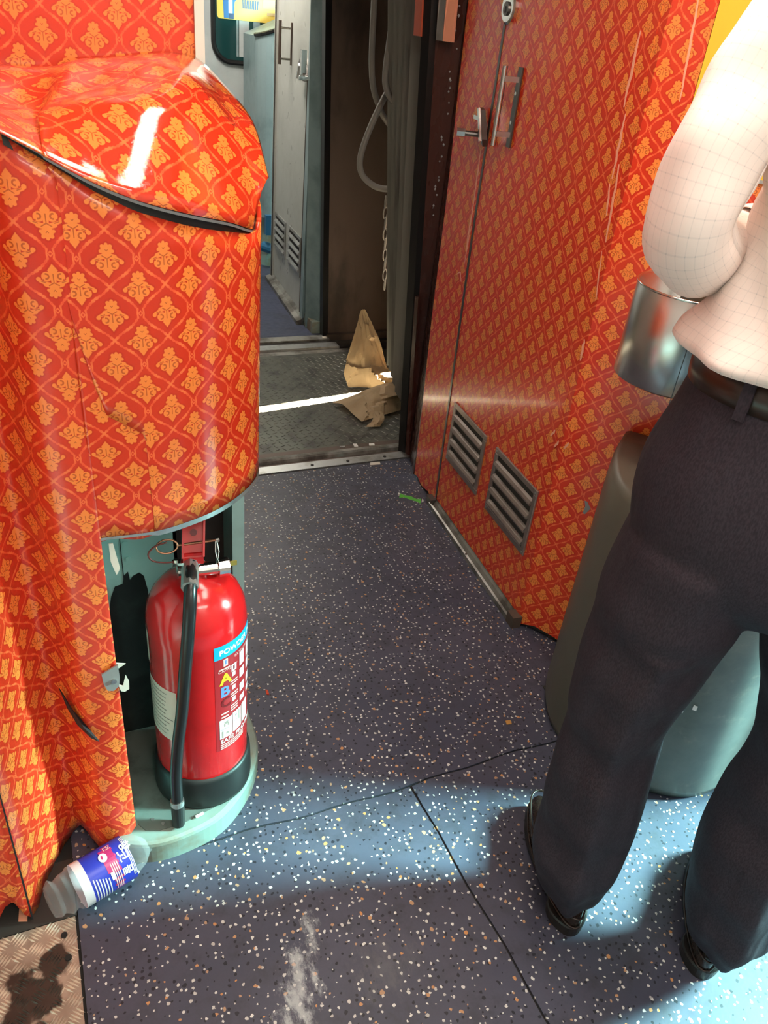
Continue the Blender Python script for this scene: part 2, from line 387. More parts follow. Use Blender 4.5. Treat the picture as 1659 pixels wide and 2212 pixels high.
def tubev(pts, rad, n=10, closed=False):
    pts = [Vector(p) for p in pts]; m = len(pts); v = []; f = []
    rads = rad if isinstance(rad, (list, tuple)) else [rad]*m
    nrm = None
    for i, p in enumerate(pts):
        a = pts[(i-1) % m] if (closed or i > 0) else p; b = pts[(i+1) % m] if (closed or i < m-1) else p
        t = (b-a).normalized()
        if nrm is None: nrm = t.orthogonal().normalized()
        nrm = (nrm-t*nrm.dot(t)).normalized(); bn = t.cross(nrm)
        for k in range(n):
            q = 2*math.pi*k/n; v.append(p+(nrm*math.cos(q)+bn*math.sin(q))*rads[i])
    seg = m if closed else m-1
    for i in range(seg):
        for k in range(n):
            a = i*n+k; b = i*n+(k+1) % n; c = ((i+1) % m)*n+(k+1) % n; d = ((i+1) % m)*n+k; f.append((a, b, c, d))
    if not closed: f.append(tuple(reversed(range(n)))); f.append(tuple(range((m-1)*n, m*n)))
    return v, f
def spline(pts, k=6):
    """Catmull-Rom through pts"""
    P = [Vector(p) for p in pts]; P = [P[0]*2-P[1]]+P+[P[-1]*2-P[-2]]; out = []
    for i in range(1, len(P)-2):
        for j in range(k):
            t = j/k; a, b, c, d = P[i-1], P[i], P[i+1], P[i+2]
            out.append(0.5*((2*b)+(c-a)*t+(2*a-5*b+4*c-d)*t*t+(3*b-3*c+d-a)*t*t*t))
    out.append(P[-2]); return out
def lathev(prof, n=32, c=(0, 0, 0)):
    v = []; f = []
    for r, z in prof:
        for k in range(n):
            a = 2*math.pi*k/n; v.append((c[0]+r*math.cos(a), c[1]+r*math.sin(a), c[2]+z))
    for i in range(len(prof)-1):
        for k in range(n): f.append((i*n+k, i*n+(k+1) % n, (i+1)*n+(k+1) % n, (i+1)*n+k))
    f.append(tuple(reversed(range(n)))); f.append(tuple(range((len(prof)-1)*n, len(prof)*n)))
    return v, f
def cylv(a, b, r0, r1=None, n=16):
    return tubev([a, b], [r0, r0 if r1 is None else r1], n)
def loftv(rings, cap=True):
    n = len(rings[0]); v = [p for r in rings for p in r]; f = []
    for i in range(len(rings)-1):
        for k in range(n): f.append((i*n+k, i*n+(k+1) % n, (i+1)*n+(k+1) % n, (i+1)*n+k))
    if cap: f.append(tuple(reversed(range(n)))); f.append(tuple(range((len(rings)-1)*n, len(rings)*n)))
    return v, f
def solid(o, t, off=-1.0):
    m = o.modifiers.new('thick', 'SOLIDIFY'); m.thickness = t; m.offset = off; return o
def bevel(o, wd=0.002, seg=2):
    m = o.modifiers.new('bevel', 'BEVEL'); m.width = wd; m.segments = seg; m.limit_method = 'ANGLE'; return o
def resample(pl, step):
    out = [Vector(pl[0]+(0,)) if len(pl[0]) == 2 else Vector(pl[0])]
    for a, b in zip(pl[:-1], pl[1:]):
        a = Vector((a[0], a[1], 0)); b = Vector((b[0], b[1], 0)); n = max(1, int(math.ceil((b-a).length/step)))
        for i in range(1, n+1): out.append(a.lerp(b, i/n))
    return out
def sheet(name, plan, zb, zt, mat, parent, rows=8, step=0.02, flip=False, u0=0.0, thick=0.003, wob=None, uvoff=0.0, slant=None, push=0.0):
    """vinyl-faced sheet standing on a plan line; UV in metres"""
    pts = resample(plan, step); v = []; uv = []; s = u0; f = []; n = len(pts)
    for i, p in enumerate(pts):
        if i: s += (p-pts[i-1]).length
        t = (pts[min(i+1, n-1)]-pts[max(i-1, 0)]).normalized(); nr = Vector((t.y, -t.x, 0))
        b = zb(s, p) if callable(zb) else zb; tt = zt(s, p) if callable(zt) else zt
        for j in range(rows+1):
            z = b+(tt-b)*j/rows; q = Vector((p.x, p.y, z))+nr*push
            if wob: q += nr*wob(s, z)
            if slant: q += Vector(slant)*z
            v.append(q); uv.append((s, (-z if flip else z)+uvoff))
    for i in range(n-1):
        for j in range(rows):
            a = i*(rows+1)+j; f.append((a, a+rows+1, a+rows+2, a+1))
    o = mesh(name, v, f, mat, parent, uvs=uv, smooth=True)
    if thick: solid(o, thick)
    return o
def text_mesh(txt, size, bold=0.0):
    c = bpy.data.curves.new('t', 'FONT'); c.body = txt; c.size = size; c.offset = bold; c.resolution_u = 3
    o = bpy.data.objects.new('t', c); COL.objects.link(o)
    bpy.context.view_layer.update()
    dg = bpy.context.evaluated_depsgraph_get(); me = bpy.data.meshes.new_from_object(o.evaluated_get(dg))
    v = [tuple(p.co) for p in me.vertices]; f = [tuple(p.vertices) for p in me.polygons]
    bpy.data.objects.remove(o); bpy.data.curves.remove(c); bpy.data.meshes.remove(me)
    return v, f
# ================================================================== THE SETTING
Z2 = 2.2
# floor: a dark bed with the rubber sheets laid on it (open joints between them)
fl = root('floor', 'speckled slate-blue rubber floor of the vestibule', 'floor', (0.6, 0.9, 0), kind='structure')
box('floor_bed', -0.62, 1.75, -0.95, 2.31, -0.05, -0.004, M['under'], fl)
JY, G_ = 0.937, 0.0022
def joint(x): return JY+0.004*math.sin(x*9)+0.003*math.sin(x*31)
def sheetpoly(name, poly):
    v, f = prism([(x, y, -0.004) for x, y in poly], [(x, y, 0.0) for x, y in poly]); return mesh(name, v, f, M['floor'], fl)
xs = [-0.083+i*(1.75+0.083)/40 for i in range(41)]
def jx(y): return 0.603+(JY-y)*0.052+0.0025*math.sin(y*25)
ys = [JY-0.001-i*(JY+0.949)/30 for i in range(31)]
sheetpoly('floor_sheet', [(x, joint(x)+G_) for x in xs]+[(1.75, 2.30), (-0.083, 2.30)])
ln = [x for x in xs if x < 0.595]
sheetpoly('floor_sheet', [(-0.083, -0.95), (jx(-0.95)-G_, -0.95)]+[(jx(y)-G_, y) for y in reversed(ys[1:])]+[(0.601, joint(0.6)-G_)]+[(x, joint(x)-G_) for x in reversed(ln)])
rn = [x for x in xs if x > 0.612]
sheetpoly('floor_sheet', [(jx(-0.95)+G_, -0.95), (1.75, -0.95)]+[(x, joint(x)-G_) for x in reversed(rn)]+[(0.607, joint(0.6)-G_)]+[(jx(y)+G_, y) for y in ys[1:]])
# chequer plate at the left doorway
cp = root('chequer_plate', 'worn aluminium chequer step plate with a dark stain, lower left corner', 'step plate', (-0.3, 0.6, 0))
box('plate', -0.61, -0.088, -0.6, 0.872, -0.004, 0.001, M['chequer'], cp)
lug = MB(); cs = 0.0265
for i in range(18):
    for j in range(16):
        cx, cy = -0.10-i*cs, 0.860-j*cs
        if cx < -0.33 or cy < 0.46: continue
        a = math.radians(48 if (i+j) % 2 else -42); ex = Vector((math.cos(a), math.sin(a), 0)); ey = Vector((-ex.y, ex.x, 0))
        for k in range(-2, 3):
            c = Vector((cx, cy, 0.001))+ey*k*0.0052; L = 0.0125-abs(k)*0.0012
            lug.add([c-ex*L, c-ey*0.0021, c+ex*L, c+ey*0.0021, c+Vector((0, 0, 0.0032))], [(0, 1, 4), (1, 2, 4), (2, 3, 4), (3, 0, 4)])
lug.build('raised_bars', M['chequer_bar'], cp, kind='stuff')
for x, y in ((-0.108, 0.842), (-0.104, 0.80)):
    v, f = cylv((x, y, 0.0008), (x, y, 0.0042), 0.0055, n=10); mesh('rivet', v, f, M['under'], cp)
# ------------------------------------------------------------------ right wall with the cupboard door
A2, B2, R2 = Vector((1.169, 1.954, 0)), Vector((1.123, 1.335, 0)), Vector((1.469, 0.774, 0))
dD = (B2-A2).normalized(); nD = Vector((dD.y, -dD.x, 0))          # along the door towards the viewer, normal into the room
if nD.x > 0: nD = -nD
dS = (R2-B2).normalized(); nS = Vector((-abs(dS.y), -abs(dS.x), 0)).normalized()
UPZ = Vector((0, 0, 1))
def D(s, z, off=0.0): return A2+dD*s+UPZ*z+nD*off
def Sp(s, z, off=0.0): return B2+dS*s+UPZ*z+nS*off
wr = root('wall_right', 'red and orange damask film wall of the right side', 'wall', (1.25, 1.3, 0), kind='structure')
def dD_(fn): return (fn(1, 0)-fn(0, 0)).normalized()
def nrm(fn): return (fn(0, 0, 1)-fn(0, 0, 0)).normalized()
def facing(fn, name, ss, zb, zt, mat, par, u0=0.0, off=0.0, rows=10, thick=0.004, uvk=1.0):
    v = []; uv = []; f = []; n = len(ss)
    flipped = dD_(fn).cross(UPZ).dot(nrm(fn)) < 0
    for s in ss:
        b = zb(s) if callable(zb) else zb
        for j in range(rows+1):
            z = b+(zt-b)*j/rows; v.append(fn(s, z, off)); uv.append((s*uvk+u0, z))
    for i in range(n-1):
        for j in range(rows):
            a = i*(rows+1)+j; f.append((a, a+1, a+rows+2, a+rows+1) if flipped else (a, a+rows+1, a+rows+2, a+1))
    o = mesh(name, v, f, mat, par, uvs=uv); solid(o, thick); return o
lin = lambda a, b, n: [a+(b-a)*i/n for i in range(n+1)]
def jag(s): return 0.012+0.006*math.sin(s*70)+0.004*math.sin(s*173)
# narrow fixed panel left of the door; its free edge leans with the end frame
v = []; uv = []; f = []; rows = 14; NN = 6
for i in range(NN+1):
    for j in range(rows+1):
        z = 0.0+Z2*j/rows; sl = -0.212-0.045*z+0.004*math.sin(z*8)
        sr = -0.008-0.028*min(1, z/0.9); s = sl+(sr-sl)*i/NN
        zz = z if j else (-0.0 if i == 0 else 0.0)+0.012+0.008*math.sin(i*2.1)
        v.append(D(s, max(zz, 0.006), 0.004)); uv.append((s, z))
for i in range(NN):
    for j in range(rows):
        a = i*(rows+1)+j; f.append((a, a+rows+1, a+rows+2, a+1))
solid(mesh('jamb_panel', v, f, V_WALL, wr, uvs=uv), 0.006)
# backing of the wall, strip round the bend, and the part behind the bin
facing(D, 'wall_core', [-0.20, 0.615], 0.0, Z2, M['dark'], wr, off=-0.012, thick=0.03, rows=1)
facing(Sp, 'corner_sheet', lin(0.0, 0.50, 10), lambda s: -0.0+0.004+0.02*abs(math.sin(s*23))*(s > 0.02), 1.22, V_WALL, wr, u0=0.6207, off=0.003)
facing(Sp, 'corner_sheet', lin(0.0, 0.083, 3), 1.22, Z2, V_WALL, wr, u0=0.6207, off=0.003)
facing(Sp, 'wall_core', [0.006, 0.66], 0.0, Z2, M['dark'], wr, off=-0.012, thick=0.03, rows=1)
facing(D, 'corner_sheet', lin(0.6005, 0.6225, 2), 0.005, Z2, V_WALL, wr, u0=0.0, off=0.003)
# peeling, scratched film along the bend
def strip(fn, name, pts, wd, mat, par, off=0.0045):
    v = []; f = []
    for i, (s, z) in enumerate(pts):
        k = wd*(0.35+0.65*math.sin(math.pi*(i+0.15)/(len(pts)-0.7))); v += [fn(s-k/2, z, off), fn(s+k/2, z, off)]
    for i in range(len(pts)-1): f.append((2*i, 2*i+1, 2*i+3, 2*i+2))
    o = mesh(name, v, f, mat, par); solid(o, 0.0006); return o
def seg(p0, p1, n=8, w_=0.0): return [(p0[0]+(p1[0]-p0[0])*i/n+random.uniform(-w_, w_), p0[1]+(p1[1]-p0[1])*i/n) for i in range(n+1)]
strip(Sp, 'scratch_or_highlight', seg((0.045, 1.50), (0.062, 1.325), 8, 0.001), 0.0045, M['scratch_or_highlight'], wr)
for p0, p1, wd in (((0.553, 1.43), (0.556, 1.30), 0.008), ((0.566, 1.29), (0.575, 1.17), 0.007), ((0.588, 1.20), (0.605, 1.05), 0.007), ((0.572, 1.16), (0.585, 1.10), 0.006), ((0.60, 1.03), (0.62, 0.93), 0.004), ((0.615, 0.84), (0.62, 0.79), 0.008)):
    strip(D, 'scratch_or_highlight', seg(p0, p1, 7, 0.002), wd, M['scratch_or_highlight'], wr, 0.006)
for p0, p1, wd in (((-0.058, 1.15), (-0.050, 0.98), 0.006), ((-0.052, 0.99), (-0.054, 0.86), 0.008), ((-0.044, 0.93), (-0.050, 0.82), 0.004)): strip(D, 'scratch_or_highlight', seg(p0, p1, 7, 0.002), wd, M['scratch_or_highlight'], wr, 0.0085)  # pale strips for peeled film and painted whitish highlights along the seam
strip(D, 'scratch_or_highlight', [(-0.10, 0.775), (-0.075, 0.79), (-0.06, 0.765)], 0.006, M['scratch_or_highlight'], wr, 0.006)
for s, z in ((0.575, 0.585), (0.60, 0.568), (0.64, 0.585)): strip(D, 'scratch_or_highlight', seg((s, z-0.012), (s+0.012, z+0.012), 3, 0.002), 0.008, M['scratch_or_highlight'], wr, 0.006)
strip(Sp, 'torn_edge', [(0.095, 0.455), (0.104, 0.44), (0.098, 0.42)], 0.014, M['coregrey'], wr, 0.004)
# the door leaf
dr = root('door_1', 'damask-covered cupboard door with two louvred vents', 'door', tuple(D(0.3, 0)), kind='structure')
def seam_s(z): return -0.002-0.030*min(1, max(0, z)/0.9)
v = []; uv = []; f = []
for i in range(13):
    for j in range(15):
        z = 0.034+(Z2-0.094)*j/14; s0 = seam_s(z)+0.002; s_ = s0+(0.600-s0)*i/12; v.append(D(s_, z, 0.004)); uv.append((s_, z))
for i in range(12):
    for j in range(14): a = i*15+j; f.append((a, a+15, a+16, a+1))
solid(mesh('door_leaf', v, f, V_WALL, dr, uvs=uv), 0.012)
v = []; f = []
for j in range(13):
    z = 0.02+(Z2-0.1)*j/12; v += [D(seam_s(z)-0.0075, z, 0.003), D(seam_s(z)+0.0030, z, 0.003)]
for j in range(12): f.append((2*j, 2*j+2, 2*j+3, 2*j+1))
solid(mesh('door_seam', v, f, M['darksteel'], dr), 0.003)
def vent(fn, s0, s1, z0, z1, par, n=4, frame=M['vent'], slatm=M['vent'], hole=M['dark'], base=0.004, reverse=False):
    vt = mesh('vent', *obox(fn((s0+s1)/2, (z0+z1)/2, base+0.0005), dD_(fn), nrm(fn), UPZ, (s1-s0)/2-0.004, 0.0012, (z1-z0)/2-0.004), hole, par)
    fr = MB(); wd = 0.017; dd = dD_(fn); nn = nrm(fn)
    fr.add(*obox(fn((s0+s1)/2, z1-wd/2, base+0.003), dd, nn, UPZ, (s1-s0)/2, 0.003, wd/2)); fr.add(*obox(fn((s0+s1)/2, z0+wd/2, base+0.003), dd, nn, UPZ, (s1-s0)/2, 0.003, wd/2))
    fr.add(*obox(fn(s0+wd/2, (z0+z1)/2, base+0.0032), dd, nn, UPZ, wd/2, 0.003, (z1-z0)/2-wd)); fr.add(*obox(fn(s1-wd/2, (z0+z1)/2, base+0.0032), dd, nn, UPZ, wd/2, 0.003, (z1-z0)/2-wd))
    o = fr.build('vent_frame', frame, vt); bevel(o, 0.0012, 1)
    hh = (z1-z0-2*wd)/n
    for k in range(n):
        zc = z0+wd+hh*(k+0.46); v = []; prof = [(-0.30, 0.0095), (-0.26, 0.0125), (-0.14, 0.0130), (0.02, 0.0085), (0.14, 0.0025), (0.12, 0.0010), (-0.22, 0.0070)]
        b0 = [fn(s0+wd*0.9, zc+hh*a, base+b) for a, b in prof]; b1 = [fn(s1-wd*0.9, zc+hh*a, base+b) for a, b in prof]
        mesh('slat', *prism(b0, b1), slatm, vt)
    for s, z in ((s0+0.009, z0+0.009), (s1-0.009, z0+0.009), (s0+0.009, z1-0.009), (s1-0.009, z1-0.009)):
        c = fn(s, z, base+0.006); mesh('screw', *cylv(c, c+nn*0.0012, 0.003, n=8), M['alu'], vt)
    return vt
vent(D, 0.030, 0.266, 0.212, 0.414, dr); vent(D, 0.333, 0.581, 0.210, 0.416, dr)
# handle: back plate and gripping bar on two stand-offs
h0, h1 = D(0.1, 1.332, 0.008), D(0.1, 1.158, 0.008)
hp = mesh('handle', *obox(D(0.10, 1.246, 0.0085), dD, nD, UPZ, 0.011, 0.0025, 0.089), M['darksteel'], dr); bevel(hp, 0.001, 1)
mesh('grip', *cylv(D(0.092, 1.335, 0.048), D(0.092, 1.158, 0.048), 0.0065, n=12), M['chrome'], hp)
for z in (1.308, 1.186): mesh('stand_off', *obox(D(0.097, z, 0.029), dD, nD, UPZ, 0.007, 0.020, 0.0060), M['alu'], hp)
for z in (1.278, 1.214): mesh('screw', *cylv(D(0.1, z, 0.011), D(0.1, z, 0.0135), 0.0045, n=10), M['chrome'], hp)
# keyhole plate (oval) high on the seam
ov = []
for rr, off in ((1.0, 0.004), (1.0, 0.012), (0.86, 0.016)):
    ov.append([D(-0.012+0.040*rr*math.cos(a)*0.9, 1.456+rr*(0.038*math.sin(a)), off) for a in [2*math.pi*k/20 for k in range(20)]])
kp = mesh('lock_plate', *loftv(ov), M['chrome'], dr, smooth=False)
mesh('lock_barrel', *cylv(D(-0.012, 1.452, 0.016), D(-0.012, 1.452, 0.020), 0.015, n=16), M['darksteel'], kp)
mesh('keyhole', *obox(D(-0.012, 1.45, 0.0205), dD, nD, UPZ, 0.002, 0.001, 0.007), M['tear'], kp)
# hasp bolt beside the handle
lt = mesh('latch', *prism([D(-0.075, 1.228, 0.010), D(-0.052, 1.224, 0.014), D(-0.014, 1.158, 0.014), D(-0.02, 1.14, 0.010), D(-0.045, 1.15, 0.010)], [D(-0.075, 1.228, 0.022), D(-0.052, 1.224, 0.030), D(-0.014, 1.158, 0.030), D(-0.02, 1.14, 0.022), D(-0.045, 1.15, 0.020)]), M['darksteel'], dr)
mesh('latch_bar', *obox(D(-0.036, 1.190, 0.033), (dD*0.45-UPZ*0.89).normalized(), nD, (dD*0.89+UPZ*0.45).normalized(), 0.042, 0.003, 0.0035), M['chrome'], lt)
mesh('latch_tongue', *obox(D(-0.075, 1.203, 0.022), dD, nD, UPZ, 0.018, 0.005, 0.005), M['chrome'], lt)
mesh('bolt', *cylv(D(-0.065, 1.163, 0.012), D(-0.085, 1.163, 0.055), 0.007, n=10), M['darksteel'], lt)
mesh('bolt_nut', *cylv(D(-0.083, 1.163, 0.050), D(-0.092, 1.163, 0.070), 0.0115, n=6), M['steel'], lt)
# sill channel under the door
tr = root('trim_1', 'worn metal sill channel along the base of the damask door', 'trim', tuple(D(0.3, 0)), kind='structure')
ch = [(0.000, 0.0), (0.026, 0.0), (0.026, 0.016), (0.020, 0.018), (0.014, 0.010), (0.008, 0.022), (0.0, 0.032)]
mesh('channel', *prism([D(-0.012, z, o) for o, z in ch], [D(0.632, z, o) for o, z in ch]), M['alu_dirty'], tr)
for s in (0.30,): mesh('screw', *cylv(D(s, 0.017, 0.022), D(s, 0.0195, 0.022), 0.004, n=8), M['darksteel'], tr)
mesh('end_bracket', *obox(D(0.618, 0.018, 0.014), dD, nD, UPZ, 0.018, 0.014, 0.019), M['brown'], tr)
mesh('corner_block', *obox(D(-0.02, 0.014, 0.008), dD, nD, UPZ, 0.020, 0.016, 0.016), M['darksteel'], tr)
# yellow notice panel
ys_ = root('yellow_panel', 'plain yellow panel on the wall behind the shirted shoulder', 'sign', tuple(Sp(0.3, 1.22)))
mesh('panel', *obox(Sp(0.275, 1.6, 0.004), dS, nS, UPZ, 0.19, 0.003, 0.38), M['yellow'], ys_)
mesh('panel_edge', *obox(Sp(0.275, 1.217, 0.004), dS, nS, UPZ, 0.192, 0.004, 0.003), M['alu'], ys_)
# ------------------------------------------------------------------ outer shell
wo = root('wall_right_near', 'inner side wall beside the open coach door', 'wall', (1.6, 0, 0), kind='structure')
box('wall_piece', 1.50, 1.56, 0.60, 0.80, 0, Z2, M['white'], wo)
box('wall_piece', 1.50, 1.56, -0.95, -0.12, 0, Z2, M['white'], wo)
box('daylight_blocker', 1.50, 1.56, -0.12, 0.60, 1.08, Z2, M['white'], wo)  # added unseen panel keeping door daylight off the shirt and cabinet
wb = box('wall_back', -0.62, 1.56, -1.0, -0.95, -0.0, Z2, M['white'], kind='structure'); wb['label'] = 'pale end wall behind the viewer'; wb['category'] = 'wall'
wl = box('wall_left', -0.68, -0.62, -0.95, 2.3, 0, Z2, M['white'], kind='structure'); wl['label'] = 'pale side wall at the far left'; wl['category'] = 'wall'
ce = box('ceiling', -0.68, 1.80, -1.0, 5.7, Z2, Z2+0.04, M['ceil'], kind='structure'); ce['label'] = 'pale vestibule ceiling'; ce['category'] = 'ceiling'
def ceiling_lamp(x0, x1, y0, y1, m, label):
    o = root('ceiling_lamp', label, 'lamp', ((x0+x1)/2, (y0+y1)/2, Z2))
    fr = MB(); t = 0.02
    fr.box(x0-t, x0, y0-t, y1+t, Z2-0.035, Z2).box(x1, x1+t, y0-t, y1+t, Z2-0.035, Z2).box(x0, x1, y0-t, y0, Z2-0.035, Z2).box(x0, x1, y1, y1+t, Z2-0.035, Z2)
    fr.build('lamp_frame', M['alu'], o); box('diffuser', x0, x1, y0, y1, Z2-0.03, Z2-0.001, m, o)
ceiling_lamp(0.13, 0.27, 0.0, 0.80, M['lampglow'], 'long ceiling lamp over the vestibule nearest the cabinet')
ceiling_lamp(0.50, 0.84, 0.30, 1.22, M['lampside'], 'long ceiling lamp over the vestibule above the standing man')
ceiling_lamp(0.0, 0.9, -0.80, -0.45, M['lampglow'], 'wide fill lamp added behind the viewer')  # unseen lamp added to brighten surfaces facing the viewer
ceiling_lamp(0.85, 1.10, 4.1, 4.7, M['lampfar'], 'ceiling lamp in the far coach')
# ================================================================== GANGWAY AND FAR COACH
LEAN = -0.064       # the end frames lean inwards by this much per metre of height
def lean(p, z, k=1.0): return (p[0]+LEAN*z*k, p[1], z)
def post(name, plan, mat, par, z0=0.0, z1=Z2, k=1.0):
    return mesh(name, *prism([lean(p, z0, k) for p in plan], [lean(p, z1, k) for p in plan]), mat, par)
ef = root('trim_2', 'maroon and black end-door frame on the right of the gangway', 'door frame', (1.22, 2.33, 0), kind='structure')
post('rubber_post', [(1.205, 2.365), (1.218, 2.338), (1.238, 2.336), (1.262, 2.40), (1.25, 2.44)], M['rubber'], ef)
def mar(z): return [(1.238+LEAN*z, 2.336, z), (1.1865+0.002*z, 2.183+0.032*z, z), (1.205, 2.18+0.032*z, z), (1.30, 2.36, z)]
mesh('frame_face', *prism(mar(0), mar(Z2)), M['maroon'], ef)
post('frame_edge', [(1.2205, 2.334), (1.226, 2.318), (1.232, 2.318), (1.236, 2.334)], M['maroon'], ef, z0=0.0, z1=0.62)
def mf(t, z, off=0.0015):
    a, b = Vector(mar(z)[0]), Vector(mar(z)[1]); p = a.lerp(b, t); n = Vector((-(b-a).y, (b-a).x, 0)).normalized()
    if n.x > 0: n = -n
    return p+n*off
drip = random.Random(3)
for k in range(40):
    z = 0.90+0.56*k/40+drip.uniform(-0.008, 0.008); t = 0.50+0.24*(z-0.95)/0.5+drip.uniform(-0.07, 0.07); r = drip.uniform(0.0007, 0.0023)
    if drip.random() < 0.40: continue
    c = mf(t, z); mesh('paint_drip', *prism([c+Vector((0, 0, r*2.5)), c+Vector((0.003, -r, 0)), c+Vector((0, 0, -r*2.5)), c+Vector((-0.003, r, 0))], [mf(t, z, 0.004)]*4), M['coregrey'], ef)
def bar(name, t0, t1, z0, mat, par):
    mesh(name, *prism([mf(t0, z0, 0.003), mf(t1, z0, 0.003), mf(t1, Z2-0.3, 0.003), mf(t0, Z2-0.3, 0.003)], [mf(t0, z0, 0.014), mf(t1, z0, 0.014), mf(t1, Z2-0.3, 0.014), mf(t0, Z2-0.3, 0.014)]), mat, par)
bar('door_edge_bar', 0.12, 0.34, 1.365, M['alu'], ef); bar('door_edge_strip', 0.36, 0.66, 1.365, M['scratch_or_highlight'], ef)
post('edge_strip', [(1.196, 2.40), (1.20, 2.36), (1.206, 2.362), (1.205, 2.41)], newmat('orange_red_strip', (0.50, 0.09, 0.04), 0.4)[0], ef, z0=1.37)
# thresholds
th = root('trim_3', 'near metal door sill with runner groove across the gangway', 'door sill', (0.9, 2.36, 0), kind='structure')
box('screw_strip', 0.20, 1.30, 2.305, 2.352, -0.02, 0.004, M['alu'], th)
box('groove', 0.20, 1.26, 2.352, 2.375, -0.02, -0.004, M['brown'], th)
mesh('runner', *prism([(0.2, 2.375, -0.02), (0.2, 2.382, 0.006), (0.2, 2.392, 0.010), (0.2, 2.402, 0.006), (0.2, 2.418, 0.004), (0.2, 2.425, -0.02)], [(1.26, 2.375, -0.02), (1.26, 2.382, 0.006), (1.26, 2.392, 0.010), (1.26, 2.402, 0.006), (1.26, 2.418, 0.004), (1.26, 2.425, -0.02)]), M['alu_dirty'], th)
box('brown_strip', 0.20, 1.5, 2.425, 2.452, -0.02, 0.000, M['brown'], th)
for x in (0.60, 0.84, 0.98, 1.13): mesh('screw', *cylv((x, 2.325, 0.004), (x, 2.325, 0.0065), 0.006, n=10), M['dark'], th)
th2 = root('trim_4', 'far metal door sill where the next coach begins', 'door sill', (1.1, 3.5, 0), kind='structure')
box('screw_strip', 0.2, 1.34, 3.55, 3.61, -0.03, 0.004, M['alu_dirty'], th2)
box('groove', 0.2, 1.9, 3.515, 3.55, -0.03, -0.006, M['dark'], th2)
box('runner', 0.2, 1.36, 3.455, 3.515, -0.03, 0.0, M['alu'], th2)
box('lower_step', 0.2, 1.5, 3.405, 3.455, -0.05, -0.012, M['alu_dirty'], th2)
gf = root('floor_gangway', 'dark raised-lug tread plates of the gangway', 'floor', (0.9, 2.9, 0), kind='structure')
lz = Vector((0, 0, 0.0022))
for y0, y1, nm in ((2.460, 2.872, 'tread_plate'), (2.876, 3.395, 'tread_plate')):
    tp = box(nm, 0.2, 1.75, y0, y1, -0.03, -0.006, M['tread'], gf)
    mb = MB(); ny = int((y1-y0-0.02)/0.027)
    for i in range(34):
        for j in range(ny):
            x = 0.62+i*0.027; y = y0+0.02+j*0.027
            a = math.radians(28 if (i+j) % 2 else -62)+random.uniform(-0.08, 0.08); ex = Vector((math.cos(a), math.sin(a), 0)); ey = Vector((-ex.y, ex.x, 0)); c = Vector((x, y, -0.006))
            mb.add([c-ex*0.0125, c-ey*0.0038, c+ex*0.0125, c+ey*0.0038, c-ex*0.006+lz, c+ex*0.006+lz], [(0, 1, 4), (1, 5, 4), (1, 2, 5), (2, 3, 5), (3, 4, 5), (3, 0, 4)])
    mb.build('tread_lugs', M['lug'], tp, kind='stuff')
# bellows: near folds, the slit the sun comes through, far folds
def foldwall(name, a, b, n, amp, z0, z1, mat, par, k=1.0, ragged=0.0, k1=None):
    a, b = Vector((a[0], a[1], 0)), Vector((b[0], b[1], 0)); d = (b-a); t = d.normalized(); nr = Vector((-t.y, t.x, 0)); v = []; f = []
    for i in range(2*n+1):
        p = a+d*i/(2*n)+nr*(amp if i % 2 else -amp)
        kk = k+(k1-k)*i/(2*n) if k1 else k
        for zz in (z0+(ragged*abs(math.sin(i*1.7)) if ragged else 0), 0.5, 1.0, z1): v.append(lean((p.x, p.y), zz, kk))
    for i in range(2*n):
        for j in range(3): q = i*4+j; f.append((q, q+4, q+5, q+1))
    o = mesh(name, v, f, mat, par, smooth=False); solid(o, 0.006); return o
bw = root('gangway_bellows', 'grimy grey rubber bellows hanging at the right of the gangway', 'bellows', (1.45, 2.9, 0))
foldwall('near_folds', (1.255, 2.445), (1.405, 2.880), 5, 0.026, 0.12, Z2, M['bellows'], bw, 1.0, 0.07, 1.7)
foldwall('far_folds', (1.70, 3.04), (1.74, 3.62), 6, 0.03, -0.05, Z2, M['brown'], bw, 0.6)
# upright flap with its edge piping in front of the slit
post('flap', [(1.408, 2.86), (1.430, 2.845), (1.47, 2.885), (1.45, 2.900)], M['bellows'], bw, z0=0.16, k=1.7)
for x, y, kq in ((1.408, 2.850, 1.7), (1.352, 2.71, 1.4), (1.302, 2.58, 1.2), (1.255, 2.43, 1.0)):
    mesh('piping', *tubev([lean((x, y), z, kq) for z in (0.15, 0.6, 1.2, Z2)], 0.007, 8), M['hosegrey'], bw)
for x, y, kq in ((1.383, 2.79, 1.55), (1.322, 2.635, 1.3), (1.272, 2.50, 1.1)):
    post('fold_shade', [(x-0.012, y-0.012), (x-0.006, y-0.016), (x+0.004, y+0.012), (x-0.002, y+0.016)], M['rubber'], bw, z0=0.15, k=kq)  # black strips painting the shade between the folds
bwl = box('wall_gangway_left', 0.2, 0.24, 2.3, 3.6, -0.03, Z2, M['bellows'], kind='structure'); bwl['label'] = 'bellows wall on the hidden left of the gangway'; bwl['category'] = 'wall'
# outer skin that leaves only a narrow slit open to the sun
os_ = root('wall_gangway_right', 'dark outer skin of the gangway on the right', 'wall', (1.9, 2.6, 0), kind='structure')
box('skin', 1.83, 1.86, 2.30, 2.955, -0.1, Z2, M['dark'], os_); box('skin', 1.83, 1.86, 3.006, 3.70, -0.1, Z2, M['dark'], os_)
box('skin', 1.83, 1.86, 2.955, 3.006, 1.35, Z2, M['dark'], os_)
box('skin', 1.30, 1.86, 2.28, 2.30, -0.1, Z2, M['dark'], os_)
box('skin', 0.2, 1.86, 2.30, 3.62, -0.12, -0.10, M['dark'], os_)
